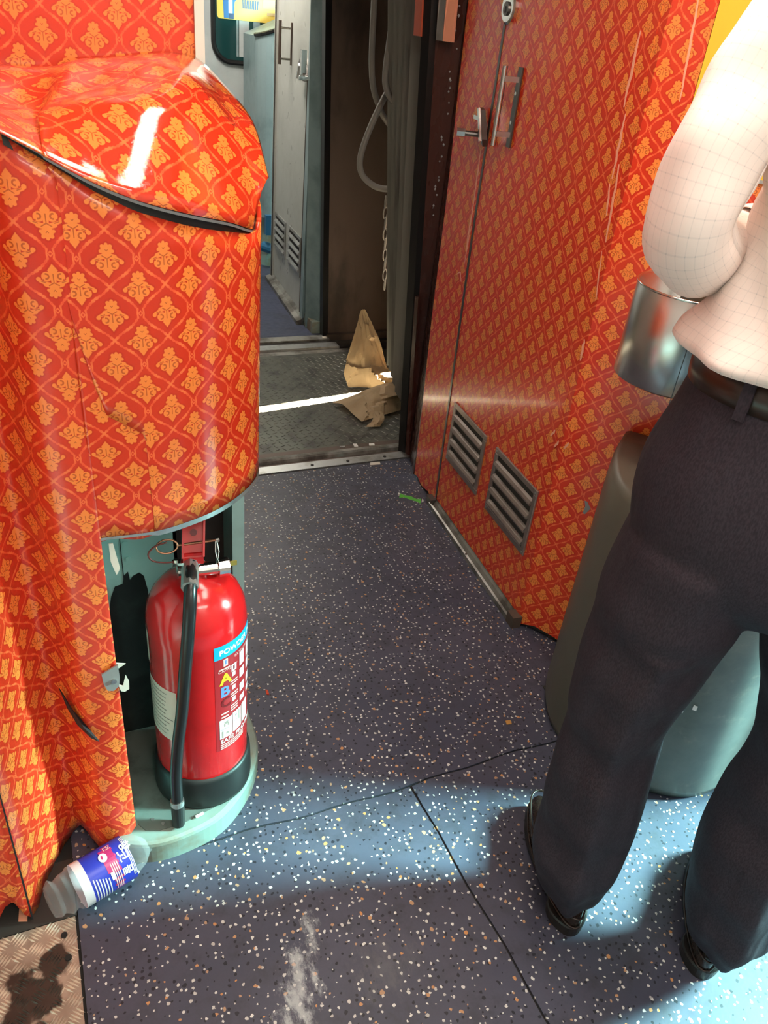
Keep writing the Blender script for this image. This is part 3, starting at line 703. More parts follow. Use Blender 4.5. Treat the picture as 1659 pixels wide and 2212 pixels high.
# far frame: brown grimy plate, black rubber edge
ff = root('trim_5', 'grimy brown frame plate with a black rubber edge at the far end', 'door frame', (1.5, 3.6, 0), kind='structure')
post('brown_plate', [(1.345, 3.615), (1.86, 3.63), (1.86, 3.66), (1.345, 3.65)], M['brown'], ff, z0=-0.115, k=0.75)
post('rubber_edge', [(1.318, 3.595), (1.348, 3.60), (1.348, 3.64), (1.318, 3.64)], M['rubber'], ff, z0=0.0, k=0.75)
box('kick_strip', 1.34, 1.80, 3.585, 3.612, -0.115, 0.012, M['brown'], ff)
mesh('diagonal_stay', *obox((1.60, 3.20, 0.16), Vector((0.55, 0.1, -0.42)).normalized(), Vector((0, 1, 0)), Vector((0.42, 0, 0.55)).normalized(), 0.12, 0.004, 0.014), M['bellows'], ff)
# cables looping out of the bellows
def cable(label, pts, r=0.0115, name='cable_loop'):
    o = mesh(name, *tubev(spline(pts, 7), r, 10), M['hosegrey'], None, smooth=True); o['label'] = label; o['category'] = 'cable'; o['group'] = 'cables in the gangway'
    return o
cable('leftmost grey cable hanging straight down and bending inwards', [(1.255, 3.12, 2.1), (1.262, 3.10, 1.46), (1.268, 3.08, 1.22), (1.305, 3.07, 1.115), (1.36, 3.10, 1.06), (1.43, 3.2, 1.03)])
cable('middle grey cable with a J bend ending at the bellows flap', [(1.245, 2.86, 2.1), (1.238, 2.86, 1.46), (1.224, 2.85, 1.25), (1.232, 2.84, 1.190), (1.256, 2.825, 1.160), (1.285, 2.825, 1.160)])
cable('big teardrop loop of grey cable hanging lowest', [(1.40, 3.10, 1.6), (1.355, 3.02, 1.24), (1.29, 2.98, 1.17), (1.225, 2.95, 1.06), (1.185, 2.93, 0.96), (1.192, 2.92, 0.90), (1.232, 2.89, 0.865), (1.275, 2.86, 0.860), (1.315, 2.84, 0.875)])
cable('pale cable looping in front of the bellows beside the black post', [(1.16, 2.52, 2.1), (1.170, 2.52, 1.46), (1.172, 2.52, 1.30), (1.182, 2.515, 1.245), (1.215, 2.50, 1.21), (1.245, 2.49, 1.21)], 0.0095)
cable('thin dark cable behind the J bend', [(1.36, 3.0, 2.1), (1.345, 2.98, 1.46), (1.352, 2.98, 1.34), (1.375, 2.99, 1.25)], 0.008)
chn = root('chain', 'dusty chain hanging below the teardrop cable loop', 'chain', (1.36, 3.0, 0.9))
for k in range(9):
    c = Vector((1.345+0.004*k, 3.02, 0.78-0.042*k)); a = Vector((1, 0.2, 0)).normalized() if k % 2 else Vector((0.2, 1, 0)).normalized()
    mesh('link', *tubev([c+a*0.010*math.cos(t)+Vector((0, 0, 1))*0.024*math.sin(t) for t in [2*math.pi*q/10 for q in range(10)]], 0.003, 6, True), M['hosegrey'], chn)
# crumpled kraft paper
def crumple(name, outline, mat, label, n=26, seed=1, amp=0.02):
    """triangulated sheet from a control grid with creases"""
    rnd = random.Random(seed); rows = len(outline); v = []; f = []; m = n
    rowsp = []
    for row in outline: rowsp.append([Vector(p) for p in spline(row, max(1, n//(len(row)-1)))])
    m = min(len(r) for r in rowsp); rowsp = [r[:m-1]+[r[-1]] for r in rowsp]
    cols = [spline([r[i] for r in rowsp], 7) for i in range(m)]
    R_ = len(cols[0])
    seeds = [(rnd.uniform(0, 1), rnd.uniform(0, 1), rnd.uniform(-1, 1)) for _ in range(26)]
    for i in range(m):
        for j in range(R_):
            a, b = i/(m-1), j/(R_-1); k = min(seeds, key=lambda s: (s[0]-a)**2+(s[1]-b)**2)
            q = cols[i][j].copy(); d = ((k[0]-a)**2+(k[1]-b)**2)**0.5
            e = min(1, 4*a, 4*(1-a), 4*b, 4*(1-b)); q += Vector((0.25, -0.8, 0.5))*(k[2]*d*amp*2.2*(0.35+0.65*e)); q.z = max(q.z, 0.0)
            v.append(q)
    for i in range(m-1):
        for j in range(R_-1): p = i*R_+j; f.append((p, p+R_, p+R_+1, p+1))
    o = mesh(name, v, f, mat, None, smooth=False); solid(o, 0.0008, 0); o['label'] = label; o['category'] = 'paper'; o['group'] = 'brown paper in the gangway'
    return o
crumple('kraft_paper', [
    [(1.225, 2.968, 0.0), (1.29, 2.958, 0.0), (1.36, 2.928, 0.002), (1.43, 2.910, 0.004), (1.475, 2.905, 0.015)],
    [(1.205, 2.985, 0.055), (1.27, 2.972, 0.06), (1.34, 2.940, 0.06), (1.41, 2.918, 0.055), (1.46, 2.910, 0.06)],
    [(1.215, 2.995, 0.11), (1.27, 2.98, 0.12), (1.33, 2.98, 0.12), (1.385, 2.975, 0.10), (1.405, 2.97, 0.085)],
    [(1.240, 3.005, 0.20), (1.28, 2.995, 0.21), (1.315, 2.99, 0.21), (1.35, 2.99, 0.20), (1.372, 2.99, 0.185)],
    [(1.262, 3.01, 0.28), (1.28, 3.005, 0.285), (1.30, 3.0, 0.28), (1.32, 3.0, 0.275), (1.33, 3.0, 0.27)],
    [(1.278, 3.01, 0.338), (1.281, 3.01, 0.342), (1.284, 3.01, 0.342), (1.287, 3.01, 0.34), (1.29, 3.01, 0.336)]], M['kraft'], 'crumpled brown paper standing up in a peak against the bellows', seed=4, amp=0.05)
crumple('kraft_paper', [
    [(1.094, 2.806, 0.012), (1.17, 2.835, 0.016), (1.28, 2.862, 0.018), (1.38, 2.872, 0.02), (1.455, 2.875, 0.025)],
    [(1.118, 2.755, 0.022), (1.20, 2.775, 0.055), (1.29, 2.80, 0.075), (1.38, 2.81, 0.085), (1.44, 2.82, 0.075)],
    [(1.135, 2.69, 0.010), (1.20, 2.705, 0.040), (1.26, 2.715, 0.050), (1.34, 2.73, 0.055), (1.41, 2.74, 0.045)],
    [(1.150, 2.63, 0.000), (1.20, 2.63, 0.012), (1.245, 2.645, 0.014), (1.30, 2.665, 0.010), (1.385, 2.695, 0.010)]], M['kraft'], 'crumpled brown paper lying flat on the near tread plate', seed=9, amp=0.04)
crumple('kraft_paper', [
    [(1.215, 2.66, 0.03), (1.235, 2.655, 0.032), (1.255, 2.655, 0.03)],
    [(1.195, 2.61, 0.014), (1.22, 2.60, 0.020), (1.245, 2.605, 0.016)],
    [(1.155, 2.585, 0.000), (1.185, 2.57, 0.004), (1.215, 2.575, 0.0)]], M['kraft'], 'small curled torn tab of brown paper nearest the door sill', n=10, seed=5, amp=0.02)
# ------------------------------------------------------------------ far coach
P0, P1 = Vector((1.282, 3.81, 0)), Vector((1.339, 4.64, 0)); dF = (P1-P0).normalized(); nF = Vector((-dF.y, dF.x, 0))
if nF.x > 0: nF = -nF
def Fp(s, z, off=0.0): return P0+dF*s+UPZ*z+nF*off
f2 = box('floor_far', 0.0, 2.4, 3.61, 5.75, -0.04, 0.0, M['farfloor'], kind='structure'); f2['label'] = 'blue-grey floor of the next coach'; f2['category'] = 'floor'
d2 = root('door_2', 'pale grey cupboard door with louvred vents in the next coach', 'door', tuple(Fp(0.4, 0)), kind='structure')
facing(Fp, 'door_leaf', lin(0.02, 0.735, 4), 0.045, Z2, M['greypanel'], d2, off=0.004, rows=2, thick=0.012)
for o_ in (Fp,):
    mesh('door_frame', *prism([Fp(0.735, 0.0, 0.0), Fp(0.78, 0.0, 0.0), Fp(0.78, 0.0, 0.014), Fp(0.735, 0.0, 0.014)], [Fp(0.735, Z2, 0.0), Fp(0.78, Z2, 0.0), Fp(0.78, Z2, 0.014), Fp(0.735, Z2, 0.014)]), M['greypanel'], d2)
    mesh('door_seam', *obox(Fp(0.737, 1.1, 0.0155), dF, nF, UPZ, 0.003, 0.001, 1.08), M['dark'], d2)
    mesh('door_seam', *obox(Fp(0.757, 1.1, 0.0155), dF, nF, UPZ, 0.003, 0.001, 1.08), M['dark'], d2)
vent(Fp, 0.435, 0.70, 0.212, 0.414, d2, frame=M['alu'], slatm=M['alu'], base=0.005)
vent(Fp, 0.085, 0.35, 0.214, 0.420, d2, frame=M['alu'], slatm=M['alu'], base=0.005)
# kick channel, stile, pipe and pillar on the near side of that door
mesh('sill_channel', *prism([Fp(-0.03, 0, 0.0), Fp(-0.03, 0, 0.045), Fp(-0.03, 0.02, 0.045), Fp(-0.03, 0.028, 0.020), Fp(-0.03, 0.045, 0.0)], [Fp(0.78, 0, 0.0), Fp(0.78, 0, 0.045), Fp(0.78, 0.02, 0.045), Fp(0.78, 0.028, 0.020), Fp(0.78, 0.045, 0.0)]), M['alu_dirty'], d2)
g_ = mesh('handle', *cylv(Fp(0.42, 1.345, 0.005), Fp(0.42, 1.165, 0.005), 0.007, n=8), M['brown'], d2)
mesh('grip', *cylv(Fp(0.44, 1.35, 0.06), Fp(0.44, 1.165, 0.06), 0.008, n=8), M['brown'], g_)
for z in (1.32, 1.19): mesh('stand_off', *cylv(Fp(0.42, z, 0.005), Fp(0.44, z, 0.06), 0.006, n=8), M['chrome'], g_)
lk = mesh('latch', *obox(Fp(0.10, 1.17, 0.02), (dF*0.8+UPZ*0.6).normalized(), nF, (dF*-0.6+UPZ*0.8).normalized(), 0.055, 0.014, 0.014), M['darksteel'], d2)
mesh('latch_bar', *obox(Fp(0.075, 1.20, 0.03), dF, nF, UPZ, 0.014, 0.012, 0.05), M['chrome'], lk)
mesh('latch_pin', *cylv(Fp(0.03, 1.14, 0.01), Fp(0.03, 1.14, 0.06), 0.010, n=8), M['chrome'], lk)
mesh('latch_bar', *obox(Fp(0.15, 1.16, 0.03), (dF*0.6-UPZ*0.8).normalized(), nF, (dF*0.8+UPZ*0.6).normalized(), 0.035, 0.010, 0.008), M['chrome'], lk)
mesh('rust_pipe', *cylv(Fp(0.03, 0.05, 0.012), Fp(0.045, 1.14, 0.012), 0.006, n=8), M['brown'], d2)
pl_ = root('trim_6', 'teal enamel pillar beside the grey far door', 'pillar', (1.29, 3.7, 0), kind='structure')
mesh('pillar_face', *prism([Fp(-0.03, 0.0, 0.0), Fp(0.022, 0.0, 0.0), Fp(0.022, 0.0, 0.016), Fp(-0.03, 0.0, 0.016)], [Fp(-0.03, Z2, 0.0), Fp(0.05, Z2, 0.0), Fp(0.05, Z2, 0.016), Fp(-0.03, Z2, 0.016)]), M['farteal'], pl_)
post('pillar_side', [(1.268, 3.735), (1.285, 3.775), (1.33, 3.80), (1.352, 3.645), (1.335, 3.64)], M['farteal'], pl_, k=0.4)
box('kick_block', 1.275, 1.345, 3.645, 3.80, 0.0, 0.06, M['teal_ledge'], pl_)
# far rounded cabinet and end wall with the window
fc = root('far_cabinet', 'rounded teal cabinet with a sloping top in the next coach', 'cabinet', (1.47, 4.95, 0))
pla = [(1.315+0.16-0.16*math.cos(a), 4.95-0.17*math.sin(a)) for a in [math.pi*k/14 for k in range(15)]]+[(1.64, 5.22), (1.315, 5.22)]
mesh('cabinet_body', *prism([(x, y, 0.30) for x, y in pla], [(x, y, 1.255+0.45*(x-1.315)) for x, y in pla]), M['farteal'], fc)
mesh('rubber_lip', *tubev([(x, y, 1.26+0.45*(x-1.315)) for x, y in pla[:15]], 0.011, 6), M['rubber'], fc)
mesh('cabinet_foot', *prism([(x, min(y+0.05, 5.22), 0.0) for x, y in pla], [(x, min(y+0.05, 5.22), 0.30) for x, y in pla]), M['teal_ledge'], fc)
bb = box('blue_box', 1.34, 1.40, 4.765, 4.80, 0.215, 0.33, M['bluebox']); bb['label'] = 'small blue box fixed under the far rounded cabinet'; bb['category'] = 'box'
bp_ = mesh('blue_pipe', *tubev([(1.345, 4.84, 0.13), (1.375, 4.80, 0.128), (1.405, 4.765, 0.125)], 0.032, 12), M['bluebox']); bp_['label'] = 'short blue pipe stub near the floor of the far coach'; bp_['category'] = 'pipe'
wf = root('wall_far', 'grey end wall with a window in the next coach', 'wall', (1.2, 5.3, 0), kind='structure')
box('wall_panel', 0.2, 2.2, 5.25, 5.29, 0, Z2, M['farwall'], wf)
box('far_side', 2.2, 2.24, 3.6, 5.3, 0, Z2, M['farwall'], wf); box('far_side', -0.02, 0.2, 3.6, 5.3, 0, Z2, M['farwall'], wf)
box('panel_joint', 0.9, 1.6, 5.246, 5.25, 0.60, 0.615, M['farteal'], wf)
wn = root('window_1', 'dark window with a rounded black rubber frame in the far wall', 'window', (1.4, 5.25, 1.1), kind='structure')
def rr(x0, x1, z0, z1, r, y, n=8):
    out = []
    for cx, cz, a0 in ((x1-r, z1-r, 0), (x0+r, z1-r, 90), (x0+r, z0+r, 180), (x1-r, z0+r, 270)):
        for k in range(n+1): a = math.radians(a0+90*k/n); out.append((cx+r*math.cos(a), y, cz+r*math.sin(a)))
    return out
gl = rr(1.150, 1.78, 1.105, 2.0, 0.10, 5.243)
mesh('pane', *prism(gl, [(x, 5.249, z) for x, y, z in gl]), M['glass'], wn)
mesh('rubber_frame', *tubev(rr(1.143, 1.787, 1.098, 2.007, 0.105, 5.243), 0.014, 8, True), M['rubber'], wn)
for x, wd, m in ((1.285, 0.006, M['farteal']), (1.325, 0.03, M['farwall']), (1.40, 0.02, M['farteal'])): box('pane_reflection', x-wd, x+wd, 5.2405, 5.2428, 1.13, 1.98, m, wn)  # reflections on the glass painted as flat coloured strips
sk = root('window_sticker', 'yellow advertising sticker with a blue-clothed figure on the far window', 'sticker', (1.33, 5.24, 1.3))
st = rr(1.165, 1.62, 1.315, 1.62, 0.02, 5.2385); mesh('card', *prism(st, [(x, 5.2402, z) for x, y, z in st]), newmat('sticker_yellow', (0.80, 0.56, 0.10), 0.4)[0], sk)
blue = newmat('sticker_blue', (0.04, 0.17, 0.45), 0.4)[0]; pale = newmat('sticker_pale', (0.62, 0.66, 0.74), 0.4)[0]; navy = newmat('sticker_navy', (0.03, 0.05, 0.16), 0.4)[0]; tan = newmat('sticker_tan', (0.60, 0.36, 0.14), 0.4)[0]
mesh('figure', *prism([(1.205, 5.236, 1.32), (1.262, 5.236, 1.32), (1.268, 5.236, 1.40), (1.29, 5.236, 1.43), (1.27, 5.236, 1.46), (1.19, 5.236, 1.46), (1.175, 5.236, 1.43), (1.20, 5.236, 1.41)], [(1.205, 5.238, 1.32), (1.262, 5.238, 1.32), (1.268, 5.238, 1.40), (1.29, 5.238, 1.43), (1.27, 5.238, 1.46), (1.19, 5.238, 1.46), (1.175, 5.238, 1.43), (1.20, 5.238, 1.41)]), blue, sk)
box('figure_apron', 1.232, 1.255, 5.2345, 5.236, 1.345, 1.46, pale, sk); box('figure_legs', 1.235, 1.262, 5.2345, 5.236, 1.318, 1.345, navy, sk)
for k in range(9): mesh('print_stroke', *prism([(1.315+0.0105*k, 5.2365, 1.375), (1.321+0.0105*k, 5.2365, 1.375), (1.319+0.0105*k+0.003*(k % 3), 5.2365, 1.418), (1.313+0.0105*k+0.003*(k % 3), 5.2365, 1.418)], [(1.315+0.0105*k, 5.238, 1.375), (1.321+0.0105*k, 5.238, 1.375), (1.319+0.0105*k+0.003*(k % 3), 5.238, 1.418), (1.313+0.0105*k+0.003*(k % 3), 5.238, 1.418)]), navy, sk)
box('print_blob', 1.435, 1.53, 5.2365, 5.238, 1.385, 1.43, tan, sk); box('print_blob', 1.46, 1.52, 5.2365, 5.238, 1.352, 1.368, tan, sk)
# ================================================================== DAMASK CABINET WITH THE EXTINGUISHER NICHE
FAS = [(0.013, 0.969), (0.05, 0.968), (0.1145, 0.967), (0.172, 0.984), (0.22, 1.009), (0.267, 1.05), (0.297, 1.093), (0.311, 1.14), (0.313, 1.20), (0.313, 1.33)]
FASs = [tuple(p[:2]) for p in spline([(x, y, 0) for x, y in FAS], 5)]
TOPZ = [(-0.30, 1.400), (-0.014, 1.261), (0.028, 1.236), (0.072, 1.211), (0.121, 1.191), (0.176, 1.173), (0.208, 1.164), (0.243, 1.155), (0.277, 1.144), (0.30, 1.142), (0.5, 1.142)]
def interp(t, x):
    if x <= t[0][0]: return t[0][1]
    for (a, b), (c, d) in zip(t[:-1], t[1:]):
        if x <= c: return b+(d-b)*(x-a)/(c-a)
    return t[-1][1]
cab = root('wall_cabinet', 'round-fronted cabinet wrapped in red and orange damask film above an extinguisher niche', 'cabinet', (0.15, 1.15, 0))
BZ = 0.742
def ftop(s, p):
    if p.y > 1.10: return min(1.142+(p.y-1.10)*0.45, 1.235)
    return interp(TOPZ, p.x)-0.006*min(1, max(0, (p.x-0.03)/0.08))
# lower film: from the side wall round to the niche edge (motifs hang upside down), torn at the foot
SIDE = [(-0.60, 0.90), (-0.36, 0.90), (-0.215, 0.897), (-0.155, 0.890), (-0.112, 0.985), (-0.078, 1.045), (-0.055, 1.035), (-0.030, 0.990), (-0.012, 0.975), (0.013, 0.969), (0.036, 0.9685)]
SIDEs = [tuple(p[:2]) for p in spline([(x, y, 0) for x, y in SIDE], 4)]
def foot(s, p):
    x = p.x
    t = [(-0.60, 0.05), (-0.36, 0.05), (-0.235, 0.030), (-0.207, 0.020), (-0.195, 0.055), (-0.180, 0.070), (-0.168, 0.030), (-0.155, 0.006), (-0.146, 0.003), (-0.136, 0.006), (-0.118, 0.005), (-0.100, 0.004), (-0.080, 0.004), (-0.070, 0.010), (-0.060, 0.030), (-0.050, 0.022), (-0.035, 0.012), (-0.012, 0.006), (-0.004, 0.004), (0.006, 0.025), (0.022, 0.048), (0.036, 0.075)]
    return interp(t, x)+0.002*math.sin(s*190)
def wobl(s, z): return 0.0035*math.sin(s*21+z*6)*max(0, 1-z)+0.002*math.sin(z*17+s*9)
sheet('side_film', SIDEs, foot, lambda s, p: interp(TOPZ, p.x), V_LEFT, cab, rows=44, step=0.008, flip=True, u0=0.012, thick=0.002, wob=wobl)
# curved front: first film inverted, second film upright lapped over it
L0 = sum((Vector(b+(0,))-Vector(a+(0,))).length for a, b in zip(SIDEs[:-1], SIDEs[1:]))+0.012
split = [i for i, p in enumerate(FASs) if p[0] >= 0.030][0]
sheet('front_film', FASs[split:], lambda s, p: BZ-(0.010+0.003*math.sin(p.x*90) if p.x < 0.1115 else 0.0), ftop, V_WALL, cab, rows=14, step=0.005, flip=True, u0=L0-0.006, thick=0.006)
# the upright film covers the upper and right part, its cut edge stepping down to the right
def lap(s, p):
    x = p.x
    return interp([(0.020, 1.185), (0.034, 1.06), (0.048, 0.985), (0.062, 0.93), (0.085, 0.915), (0.105, 0.90), (0.1095, 0.885), (0.1105, BZ-0.003), (0.4, BZ-0.003)], x)
i0 = [i for i, p in enumerate(FASs) if p[0] >= 0.020][0]
sheet('front_film', FASs[i0:], lap, ftop, V_WALL, cab, rows=14, step=0.004, u0=0.013, thick=0.0008, push=0.0007, uvoff=0.006)
# grey cut edge of the front panel along the underside and the soffit above the niche
v = []; f = []
for i, p in enumerate(FASs[split:]):
    a = Vector(FASs[split:][max(i-1, 0)]+(0,)); b = Vector(FASs[split:][min(i+1, len(FASs)-split-1)]+(0,)); t = (b-a).normalized(); nr = Vector((t.y, -t.x, 0)); q = Vector(p+(0,))
    zz = 0.0 if p[0] > 0.105 else 0.004
    v += [q+nr*0.0018+UPZ*(BZ-0.002), q+nr*0.0018+UPZ*(BZ-0.0105+zz), q-nr*0.010+UPZ*(BZ-0.0105+zz)]
for i in range(len(v)//3-1): f += [(3*i, 3*i+1, 3*i+4, 3*i+3), (3*i+1, 3*i+2, 3*i+5, 3*i+4)]
mesh('front_edge', v, f, M['alu'], cab)
sf = [(x-0.004, y+0.004) for x, y in FASs[split:]]+[(0.034, 1.33)]
mesh('soffit', *prism([(x, y, BZ+0.002) for x, y in sf], [(x, y, BZ+0.008) for x, y in sf]), M['dark'], cab)
# torn lower corner of the film with a drop of backing paper
mesh('backing_flake', *prism([(0.046, 0.975, 0.722), (0.052, 0.975, 0.722), (0.058, 0.975, 0.675), (0.052, 0.975, 0.664), (0.046, 0.975, 0.69)], [(0.046, 0.977, 0.722), (0.052, 0.977, 0.722), (0.058, 0.979, 0.675), (0.052, 0.979, 0.664), (0.046, 0.977, 0.69)]), M['scrap'], cab)
# sloping lid: a loose sheet that has lifted along its front edge
LF = [(-0.33, 0.955, 1.425), (-0.013, 0.958, 1.266), (0.029, 0.957, 1.2435), (0.073, 0.956, 1.2195), (0.122, 0.956, 1.2005), (0.177, 0.974, 1.1835), (0.236, 1.010, 1.1655), (0.268, 1.045, 1.150), (0.284, 1.076, 1.141)]
LB = [(-0.33, 1.33, 1.40), (-0.005, 1.325, 1.296), (0.117, 1.325, 1.313), (0.200, 1.325, 1.327), (0.240, 1.325, 1.330), (0.266, 1.318, 1.324), (0.292, 1.28, 1.299), (0.319, 1.21, 1.258), (0.318, 1.12, 1.200)]
LM = [(-0.33, 1.08, 1.42), (-0.011, 1.065, 1.277), (0.032, 1.055, 1.282), (0.080, 1.048, 1.291), (0.135, 1.048, 1.300), (0.186, 1.068, 1.300), (0.235, 1.100, 1.280), (0.276, 1.115, 1.238), (0.300, 1.10, 1.180)]
n1 = 8
lf = spline(LF, n1); lb = spline(LB, n1); lm = spline(LM, n1); NR = 20; v = []; uv = []; f = []
for i in range(len(lf)):
    for j in range(NR+1):
        t = j/NR; k1 = 0.38; q = lf[i].lerp(lm[i], t/k1) if t < k1 else lm[i].lerp(lb[i], (t-k1)/(1-k1))
        ss = max(0.0, 1-abs(t-k1)/0.14); q.z -= 0.006*ss*ss
        q += Vector((0, -0.5, 0.85))*(0.0 if t < k1 else 0.006*math.sin(math.pi*(t-k1)/(1-k1)))
        k = math.sin(math.pi*t)*(0.25 if t < k1 else 1.0)
        q.z += k*(0.0016*math.sin(q.x*34+q.y*22)+0.0012*math.sin(q.x*71-q.y*40))
        if t > k1: bx_ = math.exp(-((q.x-0.05)/0.11)**2); q.z += 0.011*math.sin(2*math.pi*(t-k1)/(1-k1)*1.0+math.pi)*bx_+0.004*math.sin(q.x*40)*math.sin((t-k1)/(1-k1)*math.pi)
        v.append(q); uv.append((q.x*1.0+0.02, (lf[i]-q).length+0.3))
for i in range(len(lf)-1):
    for j in range(NR):
        a = i*(NR+1)+j; f.append((a, a+NR+1, a+NR+2, a+1))
lid = mesh('lid', v, f, V_LID, cab, uvs=uv, smooth=True); solid(lid, 0.0022)
# the lid's grey lipping with the dark gap under it
v = []; f = []
fr_ = lf[8:]
for i, q in enumerate(fr_):
    th_ = 0.0034*min(1, 0.3+i/12)*(1 if i < len(fr_)-3 else 1.8)
    v += [q+Vector((0, 0.001, -0.002)), q+Vector((0, 0.002, -0.002-th_)), q+Vector((-0.004, 0.035, -0.003-th_*0.6))]
for i in range(len(fr_)-1): f += [(3*i, 3*i+1, 3*i+4, 3*i+3), (3*i+1, 3*i+2, 3*i+5, 3*i+4)]
solid(mesh('lid_lip', v, f, M['coregrey'], cab), 0.001)
# black strip painting the shade in the gap between lid and front
v = []; f = []
for i, q in enumerate(fr_):
    zt = interp(TOPZ, q.x)-0.006; v += [Vector((q.x, q.y+0.018, q.z-0.002)), Vector((q.x+0.001, q.y+0.016, min(zt-0.004, q.z-0.012)))]
for i in range(len(fr_)-1): f.append((2*i, 2*i+1, 2*i+3, 2*i+2))
solid(mesh('gap_shade', v, f, M['rubber'], cab), 0.003, 1)
# inside of the niche
box('niche_back', 0.034, 0.178, 1.222, 1.234, 0.05, BZ+0.004, M['teal'], cab)
box('niche_recess', 0.178, 0.300, 1.315, 1.325, 0.03, BZ+0.004, M['dark'], cab)
box('niche_return', 0.172, 0.178, 1.222, 1.32, 0.05, BZ+0.004, M['dark'], cab)
box('end_post', 0.288, 0.312, 1.236, 1.33, 0.0, BZ+0.004, M['teal'], cab)
box('niche_side', 0.020, 0.034, 0.98, 1.235, 0.03, BZ+0.004, M['teal'], cab)
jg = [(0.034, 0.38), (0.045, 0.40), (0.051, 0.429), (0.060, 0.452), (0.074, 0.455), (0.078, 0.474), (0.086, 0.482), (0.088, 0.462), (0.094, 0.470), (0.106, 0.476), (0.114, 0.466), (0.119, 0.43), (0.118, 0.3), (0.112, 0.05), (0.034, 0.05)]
mesh('black_patch', *prism([(x, 1.2205, z) for x, z in jg], [(x, 1.2215, z) for x, z in jg]), M['nicheblack'], cab)  # jagged-topped black patch over the lower left of the niche back
box('panel_joint', 0.0765, 0.078, 1.2208, 1.2225, 0.46, BZ, M['tear'], cab)
for x, z in ((0.0855, 0.548), (0.0885, 0.512)): mesh('rivet', *cylv((x, 1.222, z), (x, 1.2195, z), 0.005, n=10), M['teal'], cab)
# end wall core so that no light passes behind the film
mesh('core', *prism([(-0.60, 0.99, 0.0), (-0.16, 0.99, 0.0), (-0.10, 1.08, 0.0), (-0.03, 1.04, 0.0), (0.02, 0.995, 0.0), (0.02, 1.34, 0.0), (-0.60, 1.34, 0.0)], [(-0.60, 0.99, 1.2), (-0.16, 0.99, 1.2), (-0.10, 1.08, 1.2), (-0.03, 1.04, 1.2), (0.02, 0.995, 1.2), (0.02, 1.34, 1.2), (-0.60, 1.34, 1.2)]), M['dark'], cab)
sv = [(-0.1535, 0.8815), (-0.1505, 0.8815)]
mesh('film_seam', *prism([(-0.1575, 0.8865, 0.01), (-0.1545, 0.8865, 0.01), (-0.1545, 0.8845, 0.01), (-0.1575, 0.8845, 0.01)], [(-0.156, 0.8865, 0.50), (-0.1545, 0.8865, 0.50), (-0.1545, 0.8845, 0.50), (-0.156, 0.8845, 0.50)]), M['tear'], cab)
# tear in the film, metal clip with rivet, torn flakes beside it
tv = [(-0.056, 0.410), (-0.050, 0.398), (-0.040, 0.380), (-0.026, 0.358), (-0.006, 0.330), (-0.018, 0.338), (-0.036, 0.352), (-0.048, 0.372)]
def onside(x): 
    for (a, b), (c, d) in zip(SIDEs[:-1], SIDEs[1:]):
        if min(a, c) <= x <= max(a, c) and x > -0.08: return b+(d-b)*(x-a)/(c-a+1e-9)
    return 0.969
mesh('tear', *prism([(x, onside(x)-0.010, z) for x, z in tv], [(x, onside(x)-0.006, z) for x, z in tv]), M['tear'], cab)
cl = [(0.012, 0.484), (0.026, 0.492), (0.038, 0.498), (0.0385, 0.470), (0.036, 0.452), (0.027, 0.444), (0.018, 0.447), (0.0135, 0.462)]
ck = mesh('clip', *prism([(x, 0.9595, z) for x, z in cl], [(x, 0.9625, z) for x, z in cl]), M['coregrey'], cab)
mesh('rivet', *cylv((0.029, 0.9595, 0.466), (0.029, 0.9565, 0.466), 0.0045, n=12), M['chrome'], ck)
for pts in ([(0.036, 0.50), (0.050, 0.495), (0.037, 0.487)], [(0.035, 0.452), (0.042, 0.448), (0.048, 0.470), (0.052, 0.455), (0.051, 0.438), (0.044, 0.434), (0.038, 0.437)]):
    mesh('torn_flake', *prism([(x, 0.9625, z) for x, z in pts], [(x, 0.9640, z) for x, z in pts]), M['scrap'], cab)
# ledge: rounded teal plinth with a zinc sheet screwed on top
LG = [(0.0, 0.955), (0.056, 0.933), (0.117, 0.932), (0.195, 0.953), (0.262, 1.012), (0.303, 1.085), (0.313, 1.15), (0.312, 1.24)]
LGs = [tuple(p[:2]) for p in spline([(x, y, 0) for x, y in LG], 6)]+[(0.0, 1.24)]
lo = mesh('ledge', *loftv([[(x, y, 0.0) for x, y in LGs], [(x, y, 0.046) for x, y in LGs], [(x*0.985+0.0015, y+0.002, 0.052) for x, y in LGs], [(x*0.96+0.004, y+0.008, 0.0545) for x, y in LGs]]), M['teal_ledge'], cab)
zs = [(0.040, 0.985), (0.052, 0.966), (0.075, 0.958), (0.118, 0.958), (0.185, 0.975), (0.245, 1.025), (0.283, 1.09), (0.295, 1.15), (0.294, 1.218), (0.034, 1.218)]
mesh('ledge_sheet', *prism([(x, y, 0.0545) for x, y in zs], [(x, y, 0.0565) for x, y in zs]), M['ledge_top'], cab)
for x, y in ((0.068, 0.985), (0.085, 0.970), (0.285, 1.12)): mesh('screw', *cylv((x, y, 0.0565), (x, y, 0.058), 0.0035, n=8), M['alu'], cab)
